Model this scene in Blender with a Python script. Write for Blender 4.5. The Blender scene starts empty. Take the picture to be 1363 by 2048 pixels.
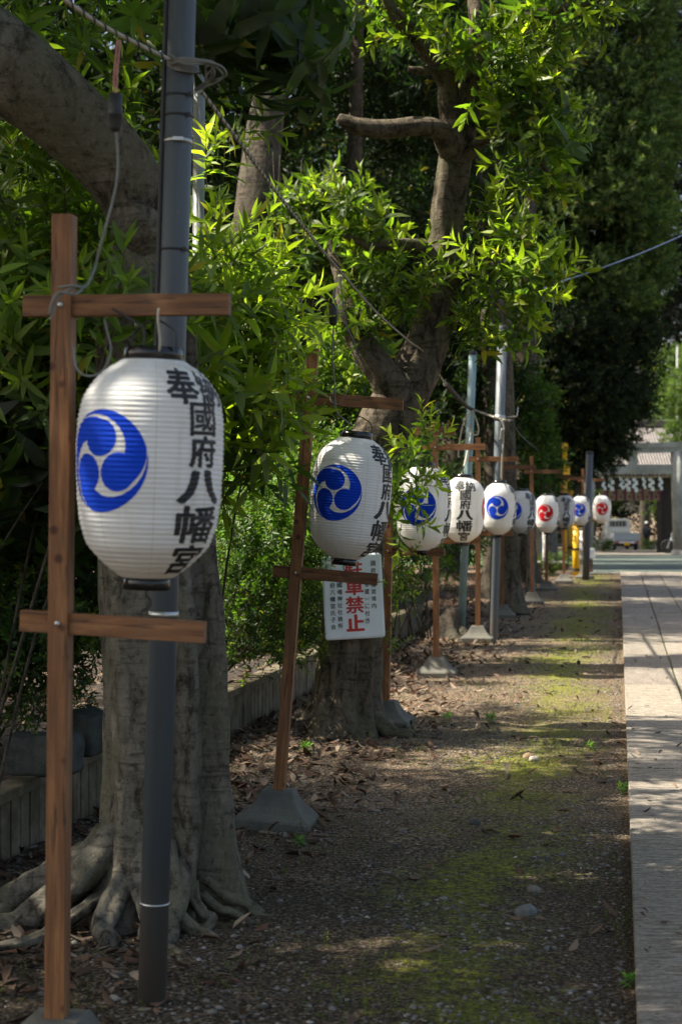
import bpy, bmesh, math, random
import numpy as np
from mathutils import Vector, Matrix, noise as mnoise
R = math.radians
SC = bpy.context.scene
COL = SC.collection

# ------------------------------------------------------------------ camera, sky, sun, exposure
F_PX, CX, HOR, CAM_H = 3400.0, 681.5, 1010.0, 1.60
cam_d = bpy.data.cameras.new("camera")
cam = bpy.data.objects.new("camera", cam_d); COL.objects.link(cam)
cam.location = (0, 0, CAM_H); cam.rotation_euler = (R(90), 0, 0)
cam_d.sensor_fit = 'VERTICAL'; cam_d.sensor_height = 36.0; cam_d.sensor_width = 24.0
cam_d.lens = F_PX / 2048 * 36.0
cam_d.shift_y = -14.0 / 2048
cam_d.clip_start = 0.1; cam_d.clip_end = 2000
cam_d.dof.use_dof = True; cam_d.dof.focus_distance = 8.6; cam_d.dof.aperture_fstop = 4.2
SC.camera = cam

SUN = Vector((-0.60, 0.02, 0.79)).normalized()          # direction towards the sun
w = bpy.data.worlds.new("World"); SC.world = w; w.use_nodes = True
nt = w.node_tree
bg = nt.nodes['Background']
sky = nt.nodes.new('ShaderNodeTexSky'); sky.sky_type = 'NISHITA'; sky.sun_disc = False
sky.sun_elevation = math.asin(SUN.z); sky.sun_rotation = math.atan2(SUN.x, SUN.y)
sky.air_density = 1.0; sky.dust_density = 4.0; sky.ozone_density = 0.4
nt.links.new(sky.outputs[0], bg.inputs[0]); bg.inputs[1].default_value = 0.105
sun_d = bpy.data.lights.new("sun", 'SUN'); sun_d.energy = 5.0; sun_d.angle = R(0.6); sun_d.color = (1.0, 0.95, 0.87)
sun = bpy.data.objects.new("sun", sun_d); COL.objects.link(sun)
sun.rotation_euler = SUN.to_track_quat('Z', 'Y').to_euler(); sun.location = (-20, 0, 30)
SC.view_settings.view_transform = 'Standard'; SC.view_settings.look = 'None'
SC.view_settings.exposure = 1.44; SC.view_settings.gamma = 1.0
SC.view_settings.use_white_balance = True; SC.view_settings.white_balance_temperature = 6900; SC.view_settings.white_balance_tint = 8
SC.render.engine = 'CYCLES'
SC.cycles.use_denoising = True
SC.cycles.max_bounces = 8; SC.cycles.diffuse_bounces = 4; SC.cycles.transmission_bounces = 4; SC.cycles.glossy_bounces = 3
SC.cycles.sample_clamp_indirect = 6.0; SC.cycles.caustics_reflective = False; SC.cycles.caustics_refractive = False

def P(x, y, d):            # a point at depth d from measured angles of the photograph
    return Vector(((x - CX) / F_PX * d, d, CAM_H + (HOR - y) / F_PX * d))
def G(x, y):               # point of the flat ground
    return P(x, y, CAM_H * F_PX / (y - HOR))

# ------------------------------------------------------------------ helpers
def tag(o, label=None, cat=None, group=None, kind=None):
    if label: o['label'] = label
    if cat: o['category'] = cat
    if group: o['group'] = group
    if kind: o['kind'] = kind
    return o
def empty(name, loc, label, cat, group=None, rz=0.0):
    o = bpy.data.objects.new(name, None); COL.objects.link(o)
    o.location = loc; o.rotation_euler = (0, 0, rz); o.empty_display_size = 0.1
    return tag(o, label, cat, group)
def link(name, me, parent=None, mat=None, loc=None, rot=None):
    o = bpy.data.objects.new(name, me); COL.objects.link(o)
    if parent: o.parent = parent
    if mat: me.materials.clear(); me.materials.append(mat)
    if loc is not None: o.location = loc
    if rot is not None: o.rotation_euler = rot
    return o
def copy_tree(o, parent=None):
    c = o.copy(); COL.objects.link(c)
    if parent: c.parent = parent
    for ch in list(o.children): copy_tree(ch, c)
    return c
def tri_mesh(name, V, T, C=None, smooth=False):
    me = bpy.data.meshes.new(name)
    V = np.asarray(V, np.float32); T = np.asarray(T, np.int32)
    me.vertices.add(len(V)); me.vertices.foreach_set('co', V.ravel())
    me.loops.add(T.size); me.loops.foreach_set('vertex_index', T.ravel())
    me.polygons.add(len(T)); me.polygons.foreach_set('loop_start', np.arange(0, T.size, 3, dtype=np.int32))
    if C is not None:
        a = me.color_attributes.new('tint', 'FLOAT_COLOR', 'POINT')
        c4 = np.ones((len(V), 4), np.float32); c4[:, :3] = C
        a.data.foreach_set('color', c4.ravel())
    me.update(calc_edges=True); me.validate()
    if smooth: me.polygons.foreach_set('use_smooth', np.ones(len(T), dtype=bool))
    return me
class MB:
    """collects shapes into one mesh"""
    def __init__(s): s.bm = bmesh.new()
    def box(s, c, size, rot=None, bevel=0.0):
        r = bmesh.ops.create_cube(s.bm, size=1.0)
        M = Matrix.Translation(c) @ (rot.to_4x4() if rot else Matrix()) @ Matrix.Diagonal((*size, 1))
        bmesh.ops.transform(s.bm, matrix=M, verts=r['verts'])
        if bevel:
            es = list({e for v in r['verts'] for e in v.link_edges})
            bmesh.ops.bevel(s.bm, geom=es, offset=bevel, segments=2, affect='EDGES', profile=0.5)
        return s
    def tube(s, pts, rad, seg=8, caps=True):
        pts = [Vector(p) for p in pts]
        n = len(pts); rads = rad if isinstance(rad, (list, tuple)) else [rad] * n
        t0 = (pts[1] - pts[0]).normalized()
        up = Vector((0, 0, 1)) if abs(t0.z) < 0.9 else Vector((1, 0, 0))
        nrm = t0.cross(up).normalized()
        rings = []
        for i, p in enumerate(pts):
            t = (pts[min(i + 1, n - 1)] - pts[max(i - 1, 0)]).normalized()
            nrm = (nrm - t * nrm.dot(t)).normalized(); b = t.cross(nrm)
            rings.append([s.bm.verts.new(p + (nrm * math.cos(a) + b * math.sin(a)) * rads[i])
                          for a in (2 * math.pi * k / seg for k in range(seg))])
        for i in range(n - 1):
            for k in range(seg):
                f = s.bm.faces.new((rings[i][k], rings[i][(k + 1) % seg], rings[i + 1][(k + 1) % seg], rings[i + 1][k])); f.smooth = True
        if caps:
            s.bm.faces.new(rings[0][::-1]); s.bm.faces.new(rings[-1])
        return s
    def lathe(s, prof, seg=32, c=(0, 0, 0), M=None, smooth=True):
        c = Vector(c); rings = []
        for r, z in prof:
            ring = []
            for k in range(seg):
                a = 2 * math.pi * k / seg
                v = Vector((r * math.cos(a), r * math.sin(a), z))
                if M: v = M @ v
                ring.append(s.bm.verts.new(v + c))
            rings.append(ring)
        for i in range(len(rings) - 1):
            for k in range(seg):
                f = s.bm.faces.new((rings[i][k], rings[i][(k + 1) % seg], rings[i + 1][(k + 1) % seg], rings[i + 1][k])); f.smooth = smooth
        s.last = rings
        return s
    def poly(s, pts, depth=None):
        vs = [s.bm.verts.new(Vector(p)) for p in pts]
        f = s.bm.faces.new(vs)
        if depth:
            r = bmesh.ops.extrude_face_region(s.bm, geom=[f])
            bmesh.ops.translate(s.bm, verts=[v for v in r['geom'] if isinstance(v, bmesh.types.BMVert)], vec=Vector(depth))
        return s
    def build(s, name, mat, parent=None, loc=None, rot=None, normals=True):
        if normals: bmesh.ops.recalc_face_normals(s.bm, faces=s.bm.faces[:])
        me = bpy.data.meshes.new(name); s.bm.to_mesh(me); s.bm.free()
        return link(name, me, parent, mat, loc, rot)
def spline(pts, n):
    pts = [Vector(p) for p in pts]; out = []
    q = [pts[0] * 2 - pts[1]] + pts + [pts[-1] * 2 - pts[-2]]
    for i in range(1, len(q) - 2):
        for k in range(n):
            t = k / n; a, b, c, d = q[i - 1], q[i], q[i + 1], q[i + 2]
            out.append(0.5 * (2 * b + (c - a) * t + (2 * a - 5 * b + 4 * c - d) * t * t + (3 * b - a - 3 * c + d) * t ** 3))
    out.append(pts[-1]); return out
def lerp_list(xs, n):
    out = []
    for i in range(len(xs) - 1):
        for k in range(n): out.append(xs[i] + (xs[i + 1] - xs[i]) * k / n)
    out.append(xs[-1]); return out

# ------------------------------------------------------------------ materials
class NB:
    def __init__(s, name):
        s.m = bpy.data.materials.new(name); s.m.use_nodes = True
        s.t = s.m.node_tree; s.b = s.t.nodes['Principled BSDF']; s.out = s.t.nodes['Material Output']
    def n(s, typ, **kw):
        nd = s.t.nodes.new(typ)
        for k, v in kw.items():
            if k.startswith('i_'):
                key = k[2:]; nd.inputs[int(key) if key.isdigit() else key].default_value = v
            else: setattr(nd, k, v)
        return nd
    def l(s, a, b): s.t.links.new(a, b)
    def coord(s, kind='Object', scale=(1, 1, 1)):
        tc = s.n('ShaderNodeTexCoord'); mp = s.n('ShaderNodeMapping'); mp.inputs['Scale'].default_value = scale
        s.l(tc.outputs[kind], mp.inputs[0]); return mp.outputs[0]
    def noise(s, vec, scale, detail=4, rough=0.55, dist=0.0):
        nd = s.n('ShaderNodeTexNoise', i_Scale=scale, i_Detail=detail, i_Roughness=rough, i_Distortion=dist)
        s.l(vec, nd.inputs['Vector']); return nd.outputs[0]
    def ramp(s, fac, stops):
        nd = s.n('ShaderNodeValToRGB'); el = nd.color_ramp.elements
        while len(el) < len(stops): el.new(0.5)
        for e, (p, c) in zip(el, stops):
            e.position = p; e.color = (*c, 1) if len(c) == 3 else c
        s.l(fac, nd.inputs[0]); return nd.outputs[0]
    def mix(s, fac, a, b, mode='MIX'):
        nd = s.n('ShaderNodeMix', data_type='RGBA', blend_type=mode)
        for sock, v in ((nd.inputs[0], fac), (nd.inputs[6], a), (nd.inputs[7], b)):
            if hasattr(v, 'links'): s.l(v, sock)
            else: sock.default_value = v if not isinstance(v, tuple) or len(v) == 4 else (*v, 1)
        return nd.outputs[2]
    def math(s, op, a, b=None):
        nd = s.n('ShaderNodeMath', operation=op)
        for i, v in enumerate((a, b)):
            if v is None: continue
            if hasattr(v, 'links'): s.l(v, nd.inputs[i])
            else: nd.inputs[i].default_value = v
        return nd.outputs[0]
    def bump(s, h, strength=0.4, dist=0.01, prev=None):
        nd = s.n('ShaderNodeBump'); nd.inputs['Strength'].default_value = strength; nd.inputs['Distance'].default_value = dist
        s.l(h, nd.inputs['Height'])
        if prev: s.l(prev, nd.inputs['Normal'])
        return nd.outputs[0]
    def set(s, color=None, rough=None, normal=None, **kw):
        for k, v in (('Base Color', color), ('Roughness', rough), ('Normal', normal)):
            if v is None: continue
            if hasattr(v, 'links'): s.l(v, s.b.inputs[k])
            else: s.b.inputs[k].default_value = (*v, 1) if isinstance(v, tuple) and len(v) == 3 else v
        for k, v in kw.items(): s.b.inputs[k.replace('_', ' ')].default_value = v
        return s.m
def plain(name, col, rough=0.5, var=0.15, scale=20, metal=0.0, bump=0.15):
    n = NB(name); c = n.coord()
    f = n.noise(c, scale, 5)
    lo = tuple(x * (1 - var) for x in col); hi = tuple(min(1, x * (1 + var)) for x in col)
    return n.set(n.ramp(f, [(0.3, lo), (0.7, hi)]), rough, n.bump(f, bump, 0.003), Metallic=metal)

def m_leaf(name, transl=0.42, rough=0.48, boost=(1.15, 1.35, 0.5), spec=0.4):
    n = NB(name)
    at = n.n('ShaderNodeAttribute', attribute_name='tint')
    n.l(at.outputs['Color'], n.b.inputs['Base Color']); n.b.inputs['Roughness'].default_value = rough
    n.b.inputs['Specular IOR Level'].default_value = spec
    tr = n.n('ShaderNodeBsdfTranslucent')
    n.l(n.mix(1.0, at.outputs['Color'], tuple(2.0 * b for b in boost), 'MULTIPLY'), tr.inputs[0])
    mx = n.n('ShaderNodeMixShader'); mx.inputs[0].default_value = transl
    n.l(n.b.outputs[0], mx.inputs[1]); n.l(tr.outputs[0], mx.inputs[2]); n.l(mx.outputs[0], n.out.inputs[0])
    return n.m
M = {}
M['leaf'] = m_leaf('leaf_green')
M['leaf_far'] = m_leaf('leaf_far', 0.25, 0.55, spec=0.25)
M['litter'] = m_leaf('dead_leaf', 0.05, 0.75, (1, 0.8, 0.6), 0.2)
n = NB('pebble'); at = n.n('ShaderNodeAttribute', attribute_name='tint')
M['pebble'] = n.set(n.mix(n.noise(n.coord(), 90, 4), at.outputs['Color'], (0.05, 0.045, 0.04), 'MIX'), 0.85)
n.t.nodes['Mix'].inputs[0].default_value = 0.2

def m_bark(name, lo, hi, lichen, zs=6.0, xs=14.0, moss=0.0, bump=0.7):
    n = NB(name); c = n.coord('Object', (1, 1, 0.35)); c2 = n.coord('Object', (0.5, 0.5, 3.5)); c3 = n.coord()
    a = n.noise(c, xs, 8, 0.65, 0.6); b = n.noise(c2, 9, 5, 0.6, 0.3); d = n.noise(c3, 3.2, 5, 0.6)
    col = n.ramp(a, [(0.38, tuple(x * .7 for x in lo)), (0.46, tuple((x + y) / 2 for x, y in zip(lo, hi))), (0.60, hi)])
    col = n.mix(n.ramp(b, [(0.54, (0, 0, 0)), (0.64, (0.6, 0.6, 0.6))]), col, tuple(x * 0.5 for x in lo))
    col = n.mix(n.ramp(d, [(0.5, (0, 0, 0)), (0.58, (0.7, 0.7, 0.7))]), col, lichen)
    h = n.noise(n.coord('Object', (1, 1, .6)), 75, 6, .75); h2 = n.noise(c3, 26, 6, .75)
    col = n.mix(n.ramp(h2, [(.36, (.75,) * 3), (.47, (0, 0, 0))]), col, tuple(x * .55 for x in lo))
    col = n.mix(n.ramp(h, [(.55, (0, 0, 0)), (.66, (.45,) * 3)]), col, tuple(min(1, x * 1.5) for x in hi))
    nrm = n.bump(b, bump * 0.6, 0.02); nrm = n.bump(a, bump, 0.018, nrm); nrm = n.bump(h2, bump * .8, 0.008, nrm); nrm = n.bump(h, bump * .5, .004, nrm)
    return n.set(col, 0.9, nrm, **{'Specular_IOR_Level': 0.15})
M['bark_big'] = m_bark('bark_big', (0.055, 0.047, 0.035), (0.18, 0.16, 0.125), (0.125, 0.115, 0.075), bump=1.0)
M['bark_mid'] = m_bark('bark_mid', (0.036, 0.029, 0.02), (0.135, 0.108, 0.078), (0.09, 0.085, 0.05), bump=1.0)
M['bark_dark'] = m_bark('bark_dark', (0.03, 0.025, 0.02), (0.1, 0.08, 0.06), (0.09, 0.085, 0.06))
M['bark_grey'] = m_bark('bark_grey', (0.08, 0.075, 0.065), (0.2, 0.19, 0.165), (0.17, 0.175, 0.13))

def m_wood(name, scale):
    n = NB(name); c = n.coord('Object', scale); g = n.coord('Object', tuple(x * 0.2 + 2.0 for x in (1, 1, 1)))
    a = n.noise(c, 3.0, 8, 0.6, 0.8)
    oi = n.n('ShaderNodeObjectInfo')
    big = n.noise(n.coord('Object'), 4.0, 3)
    col = n.ramp(a, [(0.3, (0.085, 0.036, 0.014)), (0.48, (0.20, 0.084, 0.032)), (0.62, (0.30, 0.136, 0.053))])
    col = n.mix(n.ramp(big, [(0.42, (0, 0, 0)), (0.62, (0.5, 0.5, 0.5))]), col, (0.13, 0.062, 0.032))
    v = n.n('ShaderNodeTexVoronoi', i_Scale=11.0, i_Randomness=1.0); n.l(n.coord('Object'), v.inputs['Vector'])
    col = n.mix(n.ramp(v.outputs['Distance'], [(0.09, (0.85, 0.85, 0.85)), (0.19, (0, 0, 0))]), col, (0.05, 0.016, 0.01))
    cr = n.noise(n.coord('Object', tuple(x * 3.2 for x in scale)), 2.0, 3, .5, .4)
    col = n.mix(n.ramp(cr, [(0.60, (0, 0, 0)), (0.66, (.7,) * 3)]), col, (0.035, 0.016, 0.008))
    gw = n.noise(n.coord('Object'), 6.0, 5, .7); col = n.mix(n.ramp(gw, [(0.5, (0, 0, 0)), (0.64, (.16,) * 3)]), col, (.16, .11, .075))
    hs = n.n('ShaderNodeHueSaturation'); n.l(col, hs.inputs['Color'])
    n.l(n.math('MULTIPLY_ADD', oi.outputs['Random'], 0.35), hs.inputs['Value']); n.t.nodes[-1].name
    for nd in n.t.nodes:
        if nd.type == 'MATH' and nd.operation == 'MULTIPLY_ADD': nd.inputs[2].default_value = 0.82
    return n.set(hs.outputs[0], 0.62, n.bump(a, 0.25, 0.004), **{'Specular_IOR_Level': 0.3})
M['wood_v'] = m_wood('cedar_upright', (14, 14, 0.9)); M['wood_h'] = m_wood('cedar_rail', (0.9, 14, 14))

def m_concrete(name, lo, hi, moss=0.35, sc=7.0):
    n = NB(name); c = n.coord()
    a = n.noise(c, sc, 7, 0.65); f = n.noise(c, 140, 3, 0.6); mo = n.noise(c, 4.5, 5, 0.7)
    col = n.ramp(a, [(0.4, lo), (0.6, hi)])
    col = n.mix(n.ramp(mo, [(0.47, (0, 0, 0)), (0.6, (moss,) * 3)]), col, (0.055, 0.06, 0.028))
    col = n.mix(n.ramp(f, [(0.35, (0.35,) * 3), (0.5, (0, 0, 0))]), col, tuple(x * 0.4 for x in lo))
    return n.set(col, 0.92, n.bump(f, 0.4, 0.002, n.bump(a, 0.12, 0.004)), **{'Specular_IOR_Level': 0.2})
M['concrete'] = m_concrete('concrete_base', (0.10, 0.095, 0.082), (0.15, 0.142, 0.122), .22, 4.0)
M['wall'] = m_concrete('concrete_wall', (0.10, 0.078, 0.052), (0.19, 0.155, 0.11), 0.45)
M['block'] = m_concrete('concrete_block', (0.035, 0.038, 0.036), (0.075, 0.08, 0.078), 0.3)
M['torii'] = m_concrete('torii_stone', (0.27, 0.265, 0.24), (0.38, 0.375, 0.345), 0.15, 2.0)

# ground
n = NB('dirt'); c = n.coord()
a = n.noise(c, 1.3, 6, 0.65); f = n.noise(c, 60, 6, 0.75); s2 = n.noise(c, 9, 6, 0.7)
col = n.ramp(f, [(0.38, (0.018, 0.013, 0.009)), (0.5, (0.095, 0.066, 0.042)), (0.6, (0.48, 0.37, 0.255))])
col = n.mix(n.ramp(s2, [(0.45, (0, 0, 0)), (0.7, (0.55,) * 3)]), col, (0.085, 0.062, 0.044))
sep = n.n('ShaderNodeSeparateXYZ'); n.l(c, sep.inputs[0])
off = n.math('SUBTRACT', sep.outputs[0], n.math('MULTIPLY', sep.outputs[1], 0.1627))      # metres left (-) of the path edge
band = n.ramp(n.math('MULTIPLY_ADD', off, 0.36), [(0.0, (0, 0, 0)), (0.38, (0.13,) * 3), (0.8, (0.4,) * 3), (0.98, (0.3,) * 3), (1.0, (0.02,) * 3)])
for nd in n.t.nodes:
    if nd.type == 'MATH' and nd.operation == 'MULTIPLY_ADD': nd.inputs[2].default_value = 1.0
mo = n.math('ADD', n.math('MULTIPLY', n.math('ADD', n.math('MULTIPLY', n.noise(c, 1.1, 3, 0.5), .8), n.math('MULTIPLY', n.noise(c, 17, 7, 0.8), 1.2)), 0.5), band)
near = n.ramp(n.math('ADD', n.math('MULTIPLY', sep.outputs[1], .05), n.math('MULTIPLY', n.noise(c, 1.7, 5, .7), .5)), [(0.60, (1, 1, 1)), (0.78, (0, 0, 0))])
col = n.mix(n.math('MULTIPLY', near, .55), col, (0.02, 0.017, 0.013))  # foreground shade put into the soil colour, with a noisy edge
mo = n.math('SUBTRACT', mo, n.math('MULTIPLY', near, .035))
mfac = n.ramp(mo, [(0.81, (0, 0, 0)), (0.93, (0.88,) * 3)])
moss = n.ramp(n.noise(c, 45, 5, 0.7), [(0.38, (0.028, 0.036, 0.008)), (0.60, (0.26, 0.275, 0.035))])
col = n.mix(mfac, col, moss)
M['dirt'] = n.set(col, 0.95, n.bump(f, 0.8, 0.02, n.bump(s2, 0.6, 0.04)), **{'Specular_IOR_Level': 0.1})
n = NB('bed_soil'); c = n.coord(); f = n.noise(c, 40, 7, 0.75)
M['soil'] = n.set(n.ramp(f, [(0.36, (0.012, 0.009, 0.006)), (0.64, (0.07, 0.048, 0.033))]), 0.95, n.bump(f, 0.9, 0.03))
n = NB('path_granite'); c = n.coord()
oi = n.noise(n.coord('Object', (1.0, 0.25, 1)), 2.2, 4, 0.6)
f = n.noise(n.coord('Object', (45, 150, 45)), 1.0, 5, 0.75); st = n.noise(c, 3.5, 6, 0.7); g = n.noise(n.coord('Object', (9, 42, 9)), 1.0, 6, 0.7)
col = n.ramp(f, [(0.36, (0.095, 0.083, 0.068)), (0.46, (0.265, 0.235, 0.195)), (0.62, (0.42, 0.375, 0.312))])
col = n.mix(n.ramp(g, [(0.49, (0, 0, 0)), (0.58, (0.75,) * 3)]), col, (0.15, 0.115, 0.082))
pt = n.noise(n.coord('Object', (16, 70, 16)), 1.0, 6, .8)
col = n.mix(n.ramp(pt, [(0.40, (.85,) * 3), (0.47, (0, 0, 0))]), col, (0.075, 0.062, 0.05))
col = n.mix(n.ramp(st, [(0.45, (0, 0, 0)), (0.75, (0.5,) * 3)]), col, (0.21, 0.19, 0.16))
at = n.n('ShaderNodeAttribute', attribute_name='tint')
col = n.mix(1.0, col, at.outputs['Color'], 'MULTIPLY')
M['granite'] = n.set(col, 0.85, n.bump(f, 0.6, 0.006, n.bump(g, 0.4, 0.012, n.bump(pt, .7, .012))), **{'Specular_IOR_Level': 0.3})
M['green_floor'] = plain('green_paving', (0.075, 0.098, 0.078), 0.85, 0.3, 1.2)
M['pale_strip'] = plain('pale_kerb', (0.4, 0.37, 0.32), 0.85, 0.2, 3)
M['grass'] = plain('far_grass', (0.05, 0.1, 0.02), 0.9, 0.4, 4)
# made things
n = NB('paper'); c = n.coord()
sep = n.n('ShaderNodeSeparateXYZ'); n.l(c, sep.inputs[0])
ang = n.math('ARCTAN2', sep.outputs[1], sep.outputs[0])
seam = n.math('ABSOLUTE', n.math('SINE', n.math('MULTIPLY', ang, 4.0)))
stain = n.noise(c, 7, 5, 0.65); drip = n.noise(n.coord('Object', (14, 14, 1.2)), 1.0, 5, 0.6)
col = n.ramp(stain, [(0.38, (0.87, 0.855, 0.82)), (0.58, (0.92, 0.915, 0.90))])
col = n.mix(n.ramp(drip, [(0.55, (0, 0, 0)), (0.72, (0.5,) * 3)]), col, (0.62, 0.54, 0.40))
low = n.ramp(n.math('MULTIPLY_ADD', sep.outputs[2], 2.0), [(0.0, (0.5,) * 3), (0.3, (0, 0, 0))])
for nd in n.t.nodes:
    if nd.type == 'MATH' and nd.operation == 'MULTIPLY_ADD': nd.inputs[2].default_value = 0.62
col = n.mix(low, col, (0.63, 0.50, 0.34))
col = n.mix(n.ramp(seam, [(0.0, (0.6,) * 3), (0.035, (0, 0, 0))]), col, (0.52, 0.44, 0.32))
crk = n.noise(n.coord('Object', (9, 9, 60)), 1.0, 4, 0.6, 1.0)
n.set(col, 0.55, n.bump(crk, 0.4, 0.006), **{'Specular_IOR_Level': 0.35})
tr = n.n('ShaderNodeBsdfTranslucent'); n.l(col, tr.inputs[0])
mx = n.n('ShaderNodeMixShader'); mx.inputs[0].default_value = 0.33
n.l(n.b.outputs[0], mx.inputs[1]); n.l(tr.outputs[0], mx.inputs[2]); n.l(mx.outputs[0], n.out.inputs[0])
M['paper'] = n.m
M['blue'] = plain('crest_blue', (0.003, 0.05, 0.52), 0.75, 0.12, 6, bump=0.05)
M['red'] = plain('crest_red', (0.6, 0.012, 0.022), 0.75, 0.12, 6, bump=0.05)
for k_ in ('blue', 'red'): M[k_].node_tree.nodes['Principled BSDF'].inputs['Specular IOR Level'].default_value = .12
M['ink'] = plain('brush_ink', (0.012, 0.012, 0.013), 0.55, 0.4, 25, bump=0.05)
M['signred'] = plain('sign_red', (0.5, 0.03, 0.022), 0.5, 0.12, 20, bump=0.05)
M['black'] = plain('black_plastic', (0.012, 0.012, 0.012), 0.16, 0.3, 30, bump=0.02)
M['rubber'] = plain('black_rubber', (0.018, 0.018, 0.018), 0.6, 0.3, 30)
M['pvc'] = None
n = NB('grey_pvc'); c = n.coord(); a = n.noise(n.coord('Object', (14, 14, 0.6)), 1.0, 5, 0.6); sp = n.noise(c, 45, 4, 0.6)
sep = n.n('ShaderNodeSeparateXYZ'); n.l(c, sep.inputs[0])
col = n.ramp(a, [(0.3, (0.052, 0.062, 0.071)), (0.7, (0.085, 0.096, 0.104))])
mud = n.math('MULTIPLY', n.ramp(n.math('MULTIPLY', sep.outputs[2], 1.3), [(0.15, (1, 1, 1)), (0.62, (0, 0, 0))]), 0.75)
col = n.mix(mud, col, (0.12, 0.095, 0.07))
col = n.mix(n.ramp(sp, [(0.66, (0, 0, 0)), (0.74, (0.4,) * 3)]), col, (0.22, 0.23, 0.23))
M['pvc'] = n.set(col, 0.5, n.bump(sp, 0.06, 0.002))
M['pale_pipe'] = plain('pale_blue_pipe', (0.2, 0.3, 0.31), 0.5, 0.15, 5)
M['grey_pipe'] = plain('galvanised_pipe', (0.12, 0.14, 0.155), 0.5, 0.15, 5)
M['white_pipe'] = plain('white_pipe', (0.24, 0.255, 0.25), 0.5, 0.1, 5)
M['steel'] = plain('steel', (0.45, 0.45, 0.43), 0.35, 0.2, 30, 0.9)
M['wire'] = plain('grey_cord', (0.16, 0.16, 0.145), 0.6, 0.2, 30)
M['palewire'] = plain('pale_cord', (0.36, 0.33, 0.26), 0.6, 0.2, 30)
M['pinkwire'] = plain('pink_cord', (0.42, 0.16, 0.14), 0.6, 0.2, 30)
M['bluewire'] = plain('blue_cord', (0.045, 0.075, 0.15), 0.6, 0.2, 30)
n = NB('sign_sheet'); c = n.coord(); a = n.noise(n.coord('Object', (2, 2, 6)), 2.0, 4, 0.6); e = n.noise(c, 16, 6, 0.7)
col = n.ramp(a, [(0.3, (0.70, 0.76, 0.80)), (0.7, (0.78, 0.82, 0.85))])
col = n.mix(n.ramp(e, [(0.62, (0, 0, 0)), (0.74, (0.5,) * 3)]), col, (0.36, 0.33, 0.27))
M['sheet'] = n.set(col, 0.32, n.bump(a, 0.35, 0.02))
M['yellow'] = plain('yellow_paint', (0.72, 0.40, 0.01), 0.45, 0.12, 8)
M['white'] = plain('white_paint', (0.72, 0.72, 0.69), 0.5, 0.08, 6)
M['cream'] = plain('truck_white', (0.52, 0.52, 0.47), 0.35, 0.08, 3)
M['silver'] = plain('truck_silver', (0.33, 0.37, 0.39), 0.4, 0.08, 3)
M['glass'] = NB('window_glass').set((0.03, 0.045, 0.04), 0.08)
M['darkwood'] = plain('dark_timber', (0.022, 0.016, 0.013), 0.7, 0.3, 4)
M['brownwood'] = plain('brown_timber', (0.085, 0.045, 0.026), 0.7, 0.3, 4)
M['purple'] = plain('purple_cloth', (0.09, 0.012, 0.045), 0.8, 0.2, 4)
M['cloth'] = plain('pale_cloth', (0.46, 0.40, 0.33), 0.85, 0.15, 3)
M['cloth_dark'] = plain('dark_clothing', (0.012, 0.016, 0.028), 0.8, 0.2, 10)
M['skin'] = plain('skin', (0.42, 0.25, 0.17), 0.55, 0.05, 10)
M['lens'] = plain('tail_light', (0.35, 0.012, 0.02), 0.25, 0.1, 8)
n = NB('roof_tile'); c = n.coord()
wv = n.n('ShaderNodeTexWave', wave_type='BANDS', bands_direction='X', i_Scale=1.0, i_Distortion=0.0); n.l(n.coord('Object', (2.2, 1, 1)), wv.inputs[0])
wz = n.n('ShaderNodeTexWave', wave_type='BANDS', bands_direction='Z', wave_profile='SAW', i_Scale=1.1, i_Distortion=0.0); n.l(c, wz.inputs[0])
a = n.noise(c, 5, 4)
M['tile'] = n.set(n.ramp(a, [(0.3, (0.12, 0.105, 0.098)), (0.7, (0.21, 0.185, 0.172))]), 0.6, n.bump(wz.outputs[1], 1.0, 0.08, n.bump(wv.outputs[1], 0.8, 0.08)))

# ------------------------------------------------------------------ ground, bed, path (the setting)
def gz(y):
    if y < 39.2: return 0.0
    return -0.0168 * (min(y, 112.0) - 39.2)
def path_x(y): return 0.0535 + 0.1627 * y
def wall_x(y): return -1.50 + 0.178 * (y - 7.3)
def sheet(name, xs, ys, zf, mat, smooth=True):
    me = bpy.data.meshes.new(name); V = []; Fq = []
    for y in ys:
        for x in xs: V.append((x, y, zf(x, y)))
    nx = len(xs)
    for j in range(len(ys) - 1):
        for i in range(nx - 1):
            Fq.append((j * nx + i, j * nx + i + 1, (j + 1) * nx + i + 1, (j + 1) * nx + i))
    me.from_pydata(V, [], Fq); me.update()
    me.polygons.foreach_set('use_smooth', np.ones(len(Fq), dtype=bool))
    return link(name, me, None, mat)
def gn(x, y):
    z = gz(y)
    if x < path_x(y) - 0.02 and y < 40:
        k = min(1, (path_x(y) - x) / 0.5)
        z += k * (0.022 * mnoise.noise(Vector((x * 0.9, y * 0.9, 0))) + 0.012 * mnoise.noise(Vector((x * 4, y * 4, 3))))
        dw = x - wall_x(y)
        if 0 <= dw < 0.7: z += 0.05 * (1 - dw / 0.7) ** 2
    return z
def axis(lo, hi, bands):
    out = [lo]; 
    while out[-1] < hi:
        st = next(s for a, b, s in bands if a <= out[-1] < b); out.append(out[-1] + st)
    return out
xs = axis(-260, 300, [(-999, -20, 20), (-20, -4, 1.0), (-4, 3.4, 0.09), (3.4, 8, 0.3), (8, 20, 1.5), (20, 999, 20)])
ys = axis(-40, 520, [(-999, 0, 4), (0, 3, 0.5), (3, 14, 0.09), (14, 26, 0.2), (26, 60, 0.6), (60, 125, 3), (125, 9999, 25)])
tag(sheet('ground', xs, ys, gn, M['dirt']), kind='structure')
bed_y = axis(2, 25.3, [(0, 99, 0.18)]); bed_t = [0.115 + 0.12 * i for i in range(30)] + [4.2, 6, 9, 14, 25]
me = bpy.data.meshes.new('planting_bed'); V = []; Fq = []
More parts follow.
